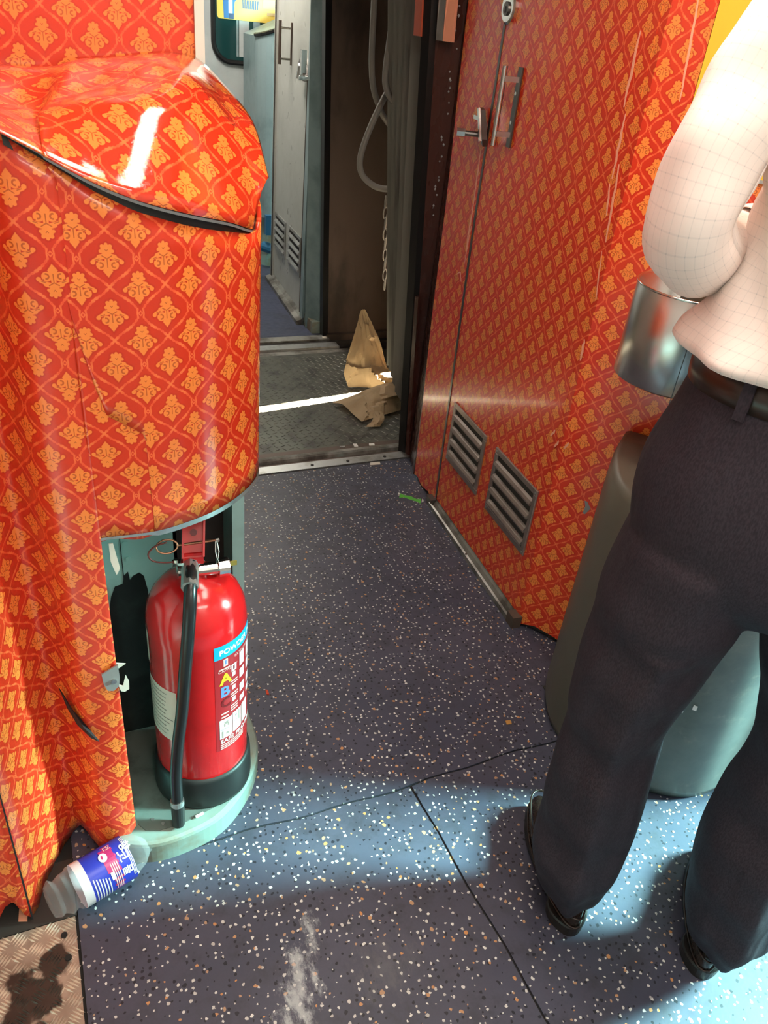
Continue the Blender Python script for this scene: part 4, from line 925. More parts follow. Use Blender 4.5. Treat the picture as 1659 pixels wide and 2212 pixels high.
# orange back wall above the cabinet with its cream edge trim
wm = root('wall_partition', 'damask-covered partition rising behind the glossy cabinet lid', 'wall', (0, 1.36, 0), kind='structure')
v = []; uv = []
xs2 = lin(-0.62, 0.262, 10)
for x in xs2:
    for z in lin(0.0, Z2, 6): v.append((x, 1.335, z)); uv.append((x+0.012, z))
f = [(i*7+j, i*7+j+7, i*7+j+8, i*7+j+1) for i in range(10) for j in range(6)]
solid(mesh('damask_sheet', v, f, V_WALL, wm, uvs=uv), 0.004, 1.0)
box('partition_core', -0.62, 0.262, 1.34, 1.37, 0.0, Z2, M['dark'], wm)
box('edge_trim', 0.262, 0.276, 1.325, 1.375, 0.75, Z2, M['cream'], wm)
wp = box('wall_left_passage', 0.255, 0.275, 1.375, 2.30, 0.0, Z2, M['greypanel'], kind='structure'); wp['label'] = 'passage wall hidden behind the damask cabinet'; wp['category'] = 'wall'
# ================================================================== FIRE EXTINGUISHER
EX, EY, ER, EZ = 0.184, 1.070, 0.088, 0.0567
ext = root('fire_extinguisher', 'red powder fire extinguisher with black hose standing on the teal ledge', 'fire extinguisher', (EX, EY, EZ))
mesh('cylinder', *lathev([(0.070, 0.105), (0.082, 0.110), (0.087, 0.122), (ER, 0.135), (ER, 0.462), (0.0885, 0.468), (0.0883, 0.474), (0.0875, 0.49), (0.084, 0.512), (0.075, 0.534), (0.060, 0.552), (0.042, 0.564), (0.026, 0.570), (0.022, 0.578), (0.018, 0.580)], 56, (EX, EY, 0)), M['red'], ext, smooth=True)
mesh('base_ring', *lathev([(0.088, EZ), (0.0955, EZ+0.001), (0.0965, EZ+0.010), (0.0945, 0.128), (0.0905, 0.137), (0.086, 0.136)], 56, (EX, EY, 0)), M['plastic'], ext, smooth=True)
vb = mesh('valve', *lathev([(0.016, 0.576), (0.018, 0.580), (0.018, 0.592), (0.014, 0.596), (0.014, 0.625), (0.010, 0.630)], 20, (EX, EY, 0)), M['chrome'], ext)
mesh('valve_arm', *cylv((EX-0.032, EY-0.018, 0.592), (EX+0.046, EY-0.018, 0.588), 0.0110, n=16), M['chrome'], vb)
mesh('valve_cap', *lathev([(0.011, 0), (0.0165, 0.002), (0.0165, 0.020), (0.013, 0.022)], 18), M['chrome'], vb)
vc = bpy.data.objects[[o.name for o in bpy.data.objects if o.name.startswith('valve_cap')][-1]]
for p in vc.data.vertices: q = p.co+top(vb); p.co = Vector((EX+0.034+q.z, EY-0.018+q.y, 0.588-q.x))-top(vb)
mesh('valve_plate', *obox((EX-0.020, EY-0.020, 0.612), (1, 0, -0.10), (0, 1, 0), (0.1, 0, 1), 0.020, 0.006, 0.0028), M['chrome'], vb)
mesh('valve_screw', *cylv((EX-0.034, EY-0.022, 0.612), (EX-0.034, EY-0.022, 0.622), 0.004, n=10), M['chrome'], vb)
mesh('pressure_tag', *obox((EX+0.058, EY-0.012, 0.588), (1, 0, 0), (0, 1, 0), (0, 0, 1), 0.012, 0.001, 0.0045), newmat('olive_tag', (0.28, 0.20, 0.04), 0.5)[0], vb)
# squeeze lever: a red pressed channel rising under the cabinet
la, lb_ = Vector((EX-0.006, EY-0.022, 0.620)), Vector((EX+0.014, EY+0.050, 0.728)); ld = (lb_-la).normalized(); lx = Vector((1, -0.1, 0)).normalized(); ln_ = lx.cross(ld).normalized()
lv = mesh('lever', *obox((la+lb_)/2, lx, ld, ln_, 0.0175, (lb_-la).length/2, 0.002), M['redlever'], ext); 
for s_ in (-1, 1): mesh('lever_flange', *obox((la+lb_)/2+lx*0.0168*s_+ln_*0.008*(-1 if ln_.y < 0 else 1)*0+ln_*0.0, lx, ld, ln_, 0.0018, (lb_-la).length/2, 0.010), M['redlever'], lv)
mesh('lever_end', *obox(la+ld*0.004-Vector((0, 0, 0.006)), lx, Vector((0, 1, 0)), UPZ, 0.0165, 0.0025, 0.011), M['redlever'], lv)
mesh('lever_hole', *cylv(la+ld*0.042-ln_*0.0035*(1 if ln_.y > 0 else -1), la+ld*0.042-ln_*0.0022*(1 if ln_.y > 0 else -1), 0.006, n=12), M['letterdark'], lv)
mesh('lever_rivet', *cylv(la+Vector((0, -0.003, -0.004)), la+Vector((0, -0.0045, -0.004)), 0.0022, n=8), M['tear'], lv)
# safety pin with its wire ring, and the seal tag
pn = mesh('safety_pin', *cylv((EX-0.030, EY-0.014, 0.644), (EX+0.036, EY-0.012, 0.642), 0.0022, n=8), M['brass'], ext)
rg = [Vector((EX-0.046+0.017*math.cos(a), EY-0.016+0.006*math.sin(a), 0.646+0.0095*math.sin(a))) for a in [2*math.pi*k/20 for k in range(20)]]
mesh('pin_ring', *tubev(rg, 0.0017, 8, True), M['brass'], pn, smooth=True)
mesh('pin_tether', *tubev(spline([(EX-0.046, EY-0.018, 0.656), (EX-0.066, EY-0.020, 0.652), (EX-0.077, EY-0.022, 0.640), (EX-0.070, EY-0.024, 0.627), (EX-0.050, EY-0.024, 0.620), (EX-0.034, EY-0.022, 0.618)], 6), 0.0015, 8), newmat('tether_brown', (0.13, 0.02, 0.015), 0.4)[0], pn, smooth=True)
mesh('pin_head', *cylv((EX+0.034, EY-0.012, 0.642), (EX+0.040, EY-0.012, 0.642), 0.0042, n=10), M['chrome'], pn)
mesh('seal_tag', *tubev([(EX+0.034, EY-0.013, 0.640), (EX+0.033, EY-0.015, 0.620), (EX+0.036, EY-0.016, 0.600), (EX+0.039, EY-0.015, 0.620), (EX+0.036, EY-0.013, 0.640)], 0.001, 6), M['labelwhite'], pn)
# hose
hp_ = spline([(EX-0.010, EY-0.016, 0.606), (EX-0.018, EY-0.060, 0.603), (EX-0.0255, EY-0.088, 0.575), (EX-0.033, EY-0.100, 0.52), (EX-0.041, EY-0.103, 0.45), (EX-0.049, EY-0.101, 0.36), (EX-0.060, EY-0.098, 0.27), (EX-0.068, EY-0.101, 0.19), (EX-0.070, EY-0.108, 0.130), (EX-0.071, EY-0.112, 0.085)], 6)
hs = mesh('hose', *tubev(hp_, 0.0110, 14), M['hose'], ext, smooth=True)
mesh('hose_nipple', *cylv((EX-0.010, EY-0.016, 0.606), (EX-0.022, EY-0.072, 0.598), 0.0140, n=8), M['alu'], hs)
mesh('hose_band', *cylv((EX-0.0703, EY-0.1085, 0.126), (EX-0.0705, EY-0.1095, 0.114), 0.0128, n=18), M['alu'], hs)
mesh('nozzle', *cylv((EX-0.0705, EY-0.1095, 0.115), (EX-0.0715, EY-0.1135, 0.062), 0.0130, 0.0118, 18), M['plastic'], hs)
cg = mesh('cigarette_end', *cylv((0.146, 0.962, 0.0595), (0.162, 0.966, 0.0595), 0.003, n=8), M['labelwhite']); cg['label'] = 'white cigarette end lying on the ledge by the hose nozzle'; cg['category'] = 'litter'
# labels bent round the cylinder
def cylpatch(a0, a1, z0, z1, off, n=14):
    v = []; f = []
    for i in range(n+1):
        a = math.radians(a0+(a1-a0)*i/n)
        for z in (z0, z1): v.append((EX+(ER+off)*math.cos(a), EY+(ER+off)*math.sin(a), z))
    for i in range(n): f.append((2*i, 2*i+2, 2*i+3, 2*i+1))
    return v, f
def cyltext(txt, size, a0, z0, off, mat, par, name='lettering', sx=1.0, bold=0.0):
    v, f = text_mesh(txt, size, bold)
    o = mesh(name, [(EX+(ER+off)*math.cos(math.radians(a0)+x*sx/ER), EY+(ER+off)*math.sin(math.radians(a0)+x*sx/ER), z0+y) for x, y, _ in v], f, mat, par); return o
lb1 = mesh('label', *cylpatch(-83, 12, 0.206, 0.470, 0.0004, 26), M['labelred'], ext, smooth=True)
mesh('label_band', *cylpatch(-83, 12, 0.440, 0.470, 0.0007, 26), M['labelblue'], lb1, smooth=True)
cyltext('POWDER', 0.0165, -77, 0.4485, 0.0011, M['labelwhite'], lb1, bold=0.0004); cyltext('POWDER', 0.0165, -28, 0.4485, 0.0011, M['labelwhite'], lb1, bold=0.0004)
cyltext('A', 0.034, -76.5, 0.378, 0.0011, M['letteryellow'], lb1, bold=0.0012); cyltext('B', 0.034, -76.5, 0.347, 0.0011, M['letterblue'], lb1, bold=0.0012); cyltext('C', 0.032, -76.5, 0.319, 0.0011, M['letterdark'], lb1, bold=0.0008)
cyltext('CAPACITY', 0.009, -79, 0.407, 0.0011, M['labelpink'], lb1); cyltext('EXTINGUISHER', 0.009, -56, 0.428, 0.0011, M['labelpink'], lb1)
def patch(name, a0, a1, z0, z1, mat, off=0.0011): mesh(name, *cylpatch(a0, a1, z0, z1, off, 6), mat, lb1)
patch('emblem', -72, -66, 0.420, 0.437, M['labelpink']); patch('emblem', -70, -68, 0.424, 0.434, M['letterblue'], 0.0014)
for z in (0.413,): patch('fine_print', -78, -63, z, z+0.003, M['labelpink'])
patch('pictogram', -61, -53, 0.397, 0.414, M['labelwhite']); patch('pictogram', -58.5, -56, 0.401, 0.411, M['letterdark'], 0.0014)
for z in (0.385, 0.352, 0.322): patch('pictogram', -60, -55, z, z+0.010, M['labelwhite'])
for z in (0.372, 0.366, 0.341, 0.335, 0.311, 0.305, 0.299): patch('fine_print', -63, -51, z, z+0.0032, M['labelpink'])
for z in (0.292, 0.301): patch('fine_print', -76, -66, z, z+0.004, M['labelpink'])
for a0 in (-47, -30, -12):
    for z, hh in ((0.395, 0.032), (0.365, 0.022), (0.33, 0.02), (0.305, 0.014)): patch('pictogram', a0, a0+10, z, z+hh, M['labelwhite'])
patch('instruction_box', -78.5, -61.0, 0.238, 0.288, M['labelwhite']); patch('instruction_box', -60, -45, 0.240, 0.291, M['labelwhite'])
patch('instruction_box', -43, -30, 0.243, 0.293, M['labelwhite'])
for a0, a1, z0, z1 in ((-72, -67, 0.274, 0.281), (-73, -71, 0.268, 0.276), (-68, -66, 0.268, 0.276), (-78, -66, 0.2615, 0.263), (-70, -66, 0.246, 0.252), (-76, -74, 0.24, 0.258), (-56, -53, 0.278, 0.283), (-58, -52, 0.266, 0.268), (-50, -48, 0.262, 0.288)): patch('drawing', a0, a1, z0, z1, M['printgrey'], 0.0014)
cyltext('SAFE PRO FIRE', 0.0145, -78, 0.225, 0.0011, M['labelwhite'], lb1, bold=0.0002)
for z in (0.219, 0.214, 0.209): patch('fine_print', -78, -40, z, z+0.0028, M['labelpink'])
pl2 = mesh('service_label', *cylpatch(-215, -128, 0.235, 0.365, 0.0005, 20), M['paperlabel'], ext, smooth=True)
rl = random.Random(5)
for k in range(11):
    z = 0.352-0.0105*k; a1 = -134-rl.uniform(0, 12); mesh('print_line', *cylpatch(-190, a1, z, z+0.0022, 0.0009, 8), M['printgrey'], pl2)
mesh('side_sticker', *cylpatch(-205, -172, 0.395, 0.47, 0.0005, 8), M['paperlabel'], ext, smooth=True)
# ================================================================== BOTTLE
bt = root('plastic_bottle', 'crushed clear plastic bottle with a blue and magenta label under the torn film', 'bottle', (-0.055, 0.90, 0))
b0, b1 = Vector((-0.108, 0.892, 0.040)), Vector((0.014, 0.934, 0.040)); bd = (b1-b0).normalized(); by_ = Vector((-bd.y, bd.x, 0))
def bot(t, a, r): return b0+bd*t+by_*r*math.cos(a)+UPZ*(r*0.92*math.sin(a))
rnd = random.Random(11)
def bring(t, r, crush=0.0, n=26): return [bot(t, 2*math.pi*k/n, r*(1-crush*abs(math.sin(3*math.pi*k/n+t*90)))) for k in range(n)]
prof = [(-0.020, 0.014, 0), (-0.018, 0.030, 0.1), (-0.008, 0.038, 0.12), (0.000, 0.034, 0.16), (0.010, 0.040, 0.10), (0.020, 0.039, 0.14), (0.026, 0.0415, 0.03), (0.036, 0.042, 0.0), (0.085, 0.042, 0.0), (0.124, 0.040, 0.0), (0.138, 0.037, 0.04), (0.152, 0.030, 0.0), (0.166, 0.0155, 0.0), (0.180, 0.0150, 0.0)]
o = mesh('bottle_shell', *loftv([bring(t, r, c) for t, r, c in prof]), M['pet'], bt, smooth=False)
mesh('milky_band', *loftv([bring(t, 0.0424) for t in (0.032, 0.048)], False), M['petwhite'], bt, smooth=True)
lbb = mesh('bottle_label', *loftv([bring(t, 0.0425) for t in (0.048, 0.075, 0.100, 0.128)], False), M['petblue'], bt, smooth=True)
def bpatch(name, t0, t1, a0, a1, mat, r=0.0428, n=8):
    v = []; f = []
    for i in range(n+1):
        a = math.radians(a0+(a1-a0)*i/n); v += [bot(t0, a, r), bot(t1, a, r)]
    for i in range(n): f.append((2*i, 2*i+1, 2*i+3, 2*i+2))
    mesh(name, v, f, mat, lbb)
bpatch('magenta_field', 0.080, 0.102, 70, 135, M['petmag']); bpatch('magenta_field', 0.086, 0.104, 60, 215, M['petmag'], 0.0427)
for k in range(6): bpatch('print_line', 0.052+0.005*k, 0.054+0.005*k, 128+3*k, 205, M['petwhite'], 0.0430)
for k in range(4): bpatch('print_line', 0.088+0.0036*k, 0.0897+0.0036*k, 115, 190, M['labelpink'], 0.0431)
bpatch('pale_oval', 0.083, 0.090, 135, 155, M['labelwhite'], 0.0433)
v = [bot(0.083+0.0075*math.cos(a), math.radians(92)+0.22*math.sin(a), 0.0433) for a in [2*math.pi*k/20 for k in range(20)]]
mesh('white_disc', v, [tuple(range(20))], M['labelwhite'], lbb)
def btext(txt, size, t0, a0, mat, r=0.0433, bold=0.0):
    v, f = text_mesh(txt, size, bold); mesh('lettering', [bot(t0+y, math.radians(a0)+x/0.0428, r) for x, y, _ in v], f, mat, lbb)
btext('코', 0.024, 0.1055, 98, M['labelwhite'], bold=0.0004); btext('물', 0.020, 0.1055, 138, M['labelwhite'], bold=0.0004); btext('향', 0.020, 0.116, 80, M['labelwhite'], bold=0.0004)
btext('인', 0.014, 0.091, 62, M['labelpink'], bold=0.0003)
for k in range(3): bpatch('print_line', 0.1215+0.0024*k, 0.1228+0.0024*k, 60, 175, M['petwhite'], 0.0430)
# ================================================================== LITTER
def litter(name, pts, h, mat, label, cat='litter'):
    o = mesh(name, *prism([(x, y, 0.0004) for x, y in pts], [(x+0.001, y, h) for x, y in pts]), mat); o['label'] = label; o['category'] = cat; return o
gw = root('sweet_wrapper', 'small twisted green wrapper on the floor near the sill', 'wrapper', (1.10, 2.03, 0))
gp = [(1.075, 2.057), (1.088, 2.048), (1.105, 2.030), (1.120, 2.012), (1.133, 2.004)]
v = []; f = []
for i, (x, y) in enumerate(gp):
    wd = (0.013, 0.006, 0.008, 0.006, 0.014)[i]; hh = (0.006, 0.005, 0.009, 0.006, 0.008)[i]
    v += [(x-wd*0.6, y-wd, 0.0005), (x, y, hh), (x+wd*0.6, y+wd, 0.0008)]
for i in range(4): f += [(3*i, 3*i+3, 3*i+4, 3*i+1), (3*i+1, 3*i+4, 3*i+5, 3*i+2)]
solid(mesh('twist', v, f, M['green'], gw), 0.0006)
for x, y in ((1.0715, 2.060), (1.136, 2.001)): mesh('white_end', *prism([(x-0.005, y-0.006, 0.0005), (x+0.005, y-0.003, 0.0005), (x+0.003, y+0.008, 0.0005)], [(x-0.004, y-0.005, 0.008), (x+0.004, y-0.003, 0.008), (x+0.003, y+0.006, 0.008)]), M['labelwhite'], gw)
def chip(x, y, w_, h_, z, mat, label, name='paper_scrap', cat='scrap'):
    o = mesh(name, *prism([(x-w_, y-h_*0.7, z), (x+w_*0.8, y-h_, z), (x+w_, y+h_*0.6, z), (x-w_*0.7, y+h_, z)], [(x-w_, y-h_*0.7, z+0.002), (x+w_*0.8, y-h_, z+0.003), (x+w_, y+h_*0.6, z+0.0035), (x-w_*0.7, y+h_, z+0.003)]), mat); o['label'] = label; o['category'] = cat
chip(1.055, 2.440, 0.008, 0.012, 0.0005, M['labelwhite'], 'middle of three white scraps on the door sill')
chip(1.120, 2.432, 0.012, 0.008, 0.0005, M['labelwhite'], 'rightmost of three white scraps on the door sill')
chip(1.000, 2.440, 0.012, 0.005, 0.0005, M['alu_dirty'], 'flat grey scrap leftmost on the door sill')
chip(1.075, 2.288, 0.022, 0.010, 0.0005, M['scrap'], 'tan torn scrap lying just in front of the door sill')
chip(0.382, 1.291, 0.003, 0.009, 0.0005, newmat('red_bit', (0.55, 0.06, 0.02), 0.5)[0], 'tiny red bit on the floor right of the extinguisher')
chip(0.907, 1.022, 0.007, 0.006, 0.0005, newmat('orange_bit', (0.50, 0.24, 0.06), 0.6)[0], 'tiny orange crumb on the floor left of the grey column')
chip(1.063, 1.093, 0.008, 0.008, 0.0005, M['dark'], 'small black lump on the floor at the foot of the damask wall', 'black_lump', 'lump')
chip(-0.172, 0.905, 0.008, 0.016, 0.0012, M['scratch_or_highlight'], 'pink scrap in the dark gap by the chequer plate')
chip(1.318, 3.57, 0.012, 0.012, 0.0045, M['scrap'], 'pale crumb on the far door sill')
chip(1.10, 4.15, 0.014, 0.008, 0.0005, newmat('far_red_bit', (0.35, 0.05, 0.05), 0.5)[0], 'tiny red bit on the far coach floor')
dk = box('dark_gap', -0.60, -0.085, 0.874, 0.99, -0.004, 0.0006, M['dark'], kind='structure'); dk['label'] = 'dark strip in the gap between the chequer plate and the damask wall'; dk['category'] = 'gap'; dk.name = 'floor_gap'  # flat dark strip laid between plate and wall
# ================================================================== COLUMN AND BIN ON THE RIGHT
co = root('basin_column', 'worn teal and grey-brown rounded column half hidden behind the man', 'column', (1.25, 0.95, 0))
cc = Vector((1.318, 1.0, 0)); ca = Vector((0.634, -0.773, 0)); cn = Vector((-0.773, -0.634, 0))
def colring(z, k=1.0, n=40):
    out = []
    for i in range(n+1):
        a = math.pi*i/n; c_, s_ = math.cos(a), math.sin(a); e = 2/2.6
        out.append(cc-ca*(0.25*k*math.copysign(abs(c_)**e, c_))+cn*(0.335*k*abs(s_)**e)+UPZ*z)
    return out+[cc+ca*0.25*k-cn*0.02+UPZ*z, cc-ca*0.25*k-cn*0.02+UPZ*z]
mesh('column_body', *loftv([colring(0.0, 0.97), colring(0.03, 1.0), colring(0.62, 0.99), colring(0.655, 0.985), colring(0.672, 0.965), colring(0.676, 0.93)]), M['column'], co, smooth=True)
for z_, a_ in ((0.30, 0.56), (0.285, 0.575), (0.27, 0.55)):
    i = int(40*a_); p = colring(z_, 1.003)[i]; mesh('paint_chip', *obox(p, ca, cn, UPZ, 0.004, 0.0008, 0.006), M['labelwhite'], co)
bn = root('dustbin', 'small open stainless steel bin fixed to the damask wall beside the man', 'bin', (1.137, 1.085, 0.82))
BX, BY, BR = 1.137, 1.085, 0.110
mesh('bin_body', *lathev([(0.104, 0.852), (BR, 0.856), (BR, 1.034), (BR-0.002, 1.036), (BR-0.004, 1.034), (BR-0.004, 0.862), (0.02, 0.862)], 48, (BX, BY, 0)), M['steel'], bn, smooth=False)
for p in bpy.data.objects['bin_body'].data.polygons: p.use_smooth = abs(p.normal.z) < 0.5
mesh('bin_rim', *tubev([(BX+BR*math.cos(a), BY+BR*math.sin(a), 1.035) for a in [2*math.pi*k/40 for k in range(40)]], 0.0022, 6, True), M['chrome'], bn, smooth=True)
bc = Vector((BX, BY, 0.93)); mesh('wall_bracket', *obox(bc-nS*0.125, dS, nS, UPZ, 0.05, 0.03, 0.08), M['darksteel'], bn)
mesh('bin_seam', *obox(Vector((BX, BY, 0.93))+Vector((-0.62, -0.78, 0))*0.1101, Vector((0.78, -0.62, 0)), Vector((-0.62, -0.78, 0)), UPZ, 0.0008, 0.0006, 0.10), M['darksteel'], bn)
# ================================================================== THE MAN SEEN FROM BEHIND
HIP = Vector((0.844, 0.544, 0)); Fv = Vector((0.647, 0.764, 0)).normalized(); Rv = Vector((0.764, -0.647, 0)).normalized()
def bp(r, f_, z): return HIP+Rv*r+Fv*f_+UPZ*z
man = root('person', 'man seen from behind in a pale checked shirt, dark trousers and brown belt', 'person', tuple(HIP))
def ering(c, ra, rb, ax, bx, n=36, p=2.0, ridge=0.0, ridge_a=-math.pi/2):
    out = []
    for k in range(n):
        a = 2*math.pi*k/n; c_, s_ = math.cos(a), math.sin(a); e = 2/p
        x = math.copysign(abs(c_)**e, c_)*ra; y = math.copysign(abs(s_)**e, s_)*rb
        if ridge:
            d = abs((a-ridge_a+math.pi) % (2*math.pi)-math.pi); y -= ridge*max(0, 1-d/0.45)*(1 if ridge_a < 0 else -1)
        out.append(c+ax*x+bx*y)
    return out
def interp_rows(rows, k):
    out = []; P = [list(rows[0])]+[list(r) for r in rows]+[list(rows[-1])]
    for i in range(1, len(P)-2):
        for j in range(k):
            t = j/k; out.append([0.5*((2*P[i][q])+(P[i+1][q]-P[i-1][q])*t+(2*P[i-1][q]-5*P[i][q]+4*P[i+1][q]-P[i+2][q])*t*t+(3*P[i][q]-3*P[i+1][q]+P[i+2][q]-P[i-1][q])*t*t*t) for q in range(len(rows[0]))])
    out.append(list(rows[-1])); return out
def leg(rows, sgn):
    rings = []
    for z, r, f_, hr, hf in interp_rows(rows, 6):
        fold = 0.005*math.sin(z*30+sgn)+0.004*math.sin(z*57+2*sgn)
        rings.append(ering(bp(r+0.3*fold, f_+fold, z), hr, hf, Rv, Fv, 56, 2.2, 0.024 if z < 0.72 else 0.010))
    return loftv(rings)
tb = MB()
tb.add(*leg([(0.86, -0.088, 0.0, 0.096, 0.115), (0.78, -0.095, 0.0, 0.100, 0.108), (0.70, -0.100, 0.0, 0.096, 0.100), (0.60, -0.108, 0.0, 0.087, 0.088), (0.52, -0.112, 0.0, 0.078, 0.080), (0.45, -0.107, 0.0, 0.078, 0.080), (0.31, -0.100, -0.002, 0.083, 0.086), (0.18, -0.096, -0.008, 0.080, 0.086), (0.105, -0.090, -0.006, 0.069, 0.066), (0.062, -0.084, -0.006, 0.058, 0.056)], 0.0))
tb.add(*leg([(0.86, 0.092, 0.0, 0.096, 0.115), (0.78, 0.112, 0.0, 0.098, 0.108), (0.70, 0.136, 0.0, 0.094, 0.098), (0.60, 0.158, 0.0, 0.085, 0.088), (0.52, 0.168, 0.0, 0.080, 0.082), (0.40, 0.164, 0.0, 0.084, 0.084), (0.30, 0.166, -0.002, 0.086, 0.088), (0.18, 0.178, -0.010, 0.082, 0.086), (0.105, 0.186, -0.006, 0.069, 0.066), (0.062, 0.188, -0.006, 0.058, 0.056)], 1.6))
pel = []
for z, r, hr, hf, fo in interp_rows([(0.775, 0.008, 0.10, 0.07, 0.0), (0.83, 0.004, 0.172, 0.118, 0.0), (0.90, 0.0, 0.192, 0.132, -0.004), (0.97, -0.004, 0.190, 0.130, -0.004), (1.04, 0.004, 0.180, 0.120, 0.0), (1.106, 0.010, 0.173, 0.114, 0.004)], 5):
    pel.append(ering(bp(r, fo, z), hr, hf, Rv, Fv, 40, 2.15))
tb.add(*loftv(pel))
tro = tb.build('trousers', M['trousers'], man, smooth=True)
rm = tro.modifiers.new('union', 'REMESH'); rm.mode = 'VOXEL'; rm.voxel_size = 0.0065; rm.use_smooth_shade = True
sm = tro.modifiers.new('soft', 'SMOOTH'); sm.factor = 0.5; sm.iterations = 3
# belt and loops
def beltring(z, g): return ering(bp(0.010, 0.004, z), 0.174+g, 0.115+g, Rv, Fv, 48, 2.15)
be = mesh('belt', *loftv([beltring(1.072, 0.002), beltring(1.073, 0.0065), beltring(1.090, 0.0078), beltring(1.107, 0.0065), beltring(1.108, 0.002)], False), M['belt'], man, smooth=True)
for r, s_ in ((-0.128, 1), (0.0, 1), (0.128, 1)):
    k = -(1-abs(r/0.182)**2.15)**(1/2.15)*0.123
    p = bp(r+0.012, k+0.004, 1.090); tdir = (Rv*0.9+Fv*(-0.42 if r < 0 else 0.42 if r > 0 else 0)).normalized(); nn = tdir.cross(UPZ)
    mesh('belt_loop', *obox(p-Fv*0.004, tdir, nn, UPZ, 0.0065, 0.0022, 0.026), M['trousers'], be)
# shirt: body that blouses over the belt, and a bent left sleeve
def fold(a, z): return 0.006*math.sin(3*a+z*26)+0.004*math.sin(7*a-z*40)+0.003*math.sin(11*a+z*60)
v = []; uv = []; f = []; n = 64; rws = interp_rows([(1.118, -0.004, 0.178, 0.120, 0.0, 0.3), (1.111, -0.012, 0.192, 0.132, 0.0, 0.8), (1.121, -0.014, 0.200, 0.138, -0.004, 1.2), (1.138, -0.010, 0.198, 0.138, -0.004, 1.2), (1.165, -0.004, 0.190, 0.134, -0.006, 1.1), (1.23, 0.0, 0.184, 0.128, -0.008, 1.0), (1.30, 0.0, 0.186, 0.128, -0.008, 1.0), (1.37, 0.0, 0.190, 0.126, -0.006, 0.8), (1.43, 0.0, 0.186, 0.112, -0.004, 0.5), (1.475, 0.0, 0.150, 0.090, 0.0, 0.3), (1.50, 0.0, 0.085, 0.068, 0.01, 0.1), (1.525, 0.0, 0.062, 0.062, 0.018, 0.0)], 5)
for z, r, hr, hf, fo, am in rws:
    for k in range(n+1):
        a = 2*math.pi*k/n+math.pi/2; c_, s_ = math.cos(a), math.sin(a); e = 2/2.2; g = fold(a, z)*am
        v.append(bp(r+0.024, fo, z)+Rv*(math.copysign(abs(c_)**e, c_)*(hr+g))+Fv*(math.copysign(abs(s_)**e, s_)*(hf+g))); uv.append((k/n*1.02, z))
for i in range(len(rws)-1):
    for k in range(n): a = i*(n+1)+k; f.append((a, a+1, a+n+2, a+n+1))
sh = mesh('shirt', v, f, M['shirt'], man, uvs=uv, smooth=True); solid(sh, 0.0012)
def sleeve(path, rads, name, par, n=28, amp=1.0, k=6):
    P = spline(path, k); Rr = [x[0] for x in interp_rows([(r,) for r in rads], k)]; v = []; uv = []; f = []; L = 0; nrm_ = None
    for i, p in enumerate(P):
        t = (P[min(i+1, len(P)-1)]-P[max(i-1, 0)]).normalized()
        if i: L += (p-P[i-1]).length
        if nrm_ is None: nrm_ = (Rv-t*Rv.dot(t)).normalized()
        nrm_ = (nrm_-t*nrm_.dot(t)).normalized(); b_ = t.cross(nrm_)
        for q in range(n+1):
            a = 2*math.pi*q/n; rr_ = Rr[i]*(1+amp*(0.035*math.sin(3*a+L*45)+0.03*math.sin(2*a-L*80)))
            v.append(p+(nrm_*math.cos(a)+b_*math.sin(a))*rr_); uv.append((q/n*0.34, L))
    for i in range(len(P)-1):
        for q in range(n): a = i*(n+1)+q; f.append((a, a+1, a+n+2, a+n+1))
    o = mesh(name, v, f, M['shirt'], par, uvs=uv, smooth=True); solid(o, 0.0012); return o
LA = [bp(-0.120, 0.0, 1.462), bp(-0.168, -0.020, 1.435), bp(-0.200, -0.045, 1.37), bp(-0.220, -0.062, 1.31), bp(-0.222, -0.058, 1.248), bp(-0.198, -0.005, 1.214), bp(-0.170, 0.075, 1.205), bp(-0.135, 0.150, 1.205)]
sleeve(LA, [0.060, 0.058, 0.050, 0.047, 0.046, 0.046, 0.045, 0.044], 'sleeve', sh)
RA = [bp(0.135, 0.0, 1.455), bp(0.185, -0.010, 1.425), bp(0.215, -0.020, 1.36), bp(0.235, -0.030, 1.28), bp(0.236, -0.020, 1.225), bp(0.215, 0.04, 1.195), bp(0.18, 0.11, 1.185), bp(0.14, 0.175, 1.19)]
sleeve(RA, [0.062, 0.066, 0.061, 0.057, 0.055, 0.052, 0.048, 0.045], 'sleeve', sh)
cf = sleeve([LA[-2].lerp(LA[-1], 0.55), LA[-1]+(LA[-1]-LA[-2])*0.12], [0.0475, 0.0475], 'cuff', sh, amp=0.3, k=3)
# body: head, neck, chest, arms, hands, legs in one skin
bodyb = MB()
def limb(pts, rads, n=16): bodyb.add(*tubev(spline(pts, 4), [x[0] for x in interp_rows([(r,) for r in rads], 4)], n))
limb([bp(0, 0.0, 1.10), bp(0, 0.0, 1.3), bp(0, 0, 1.42), bp(0, 0.012, 1.50), bp(0, 0.02, 1.56), bp(0, 0.03, 1.60)], [0.09, 0.10, 0.085, 0.055, 0.052, 0.055])
def headring(z, hw, hd, fo): return ering(bp(0, 0.04+fo, z), hw, hd, Rv, Fv, 24, 2.2)
bodyb.add(*loftv([headring(*q) for q in interp_rows([(1.565, 0.030, 0.045, 0.03), (1.585, 0.052, 0.075, 0.018), (1.625, 0.066, 0.092, 0.004), (1.68, 0.074, 0.098, 0.0), (1.73, 0.077, 0.099, -0.004), (1.77, 0.070, 0.088, -0.006), (1.80, 0.045, 0.055, -0.008), (1.808, 0.01, 0.015, -0.008)], 3)]))
bodyb.add(*tubev([bp(0, 0.130, 1.705), bp(0, 0.150, 1.672), bp(0, 0.132, 1.655)], [0.008, 0.014, 0.010], 10))            # nose
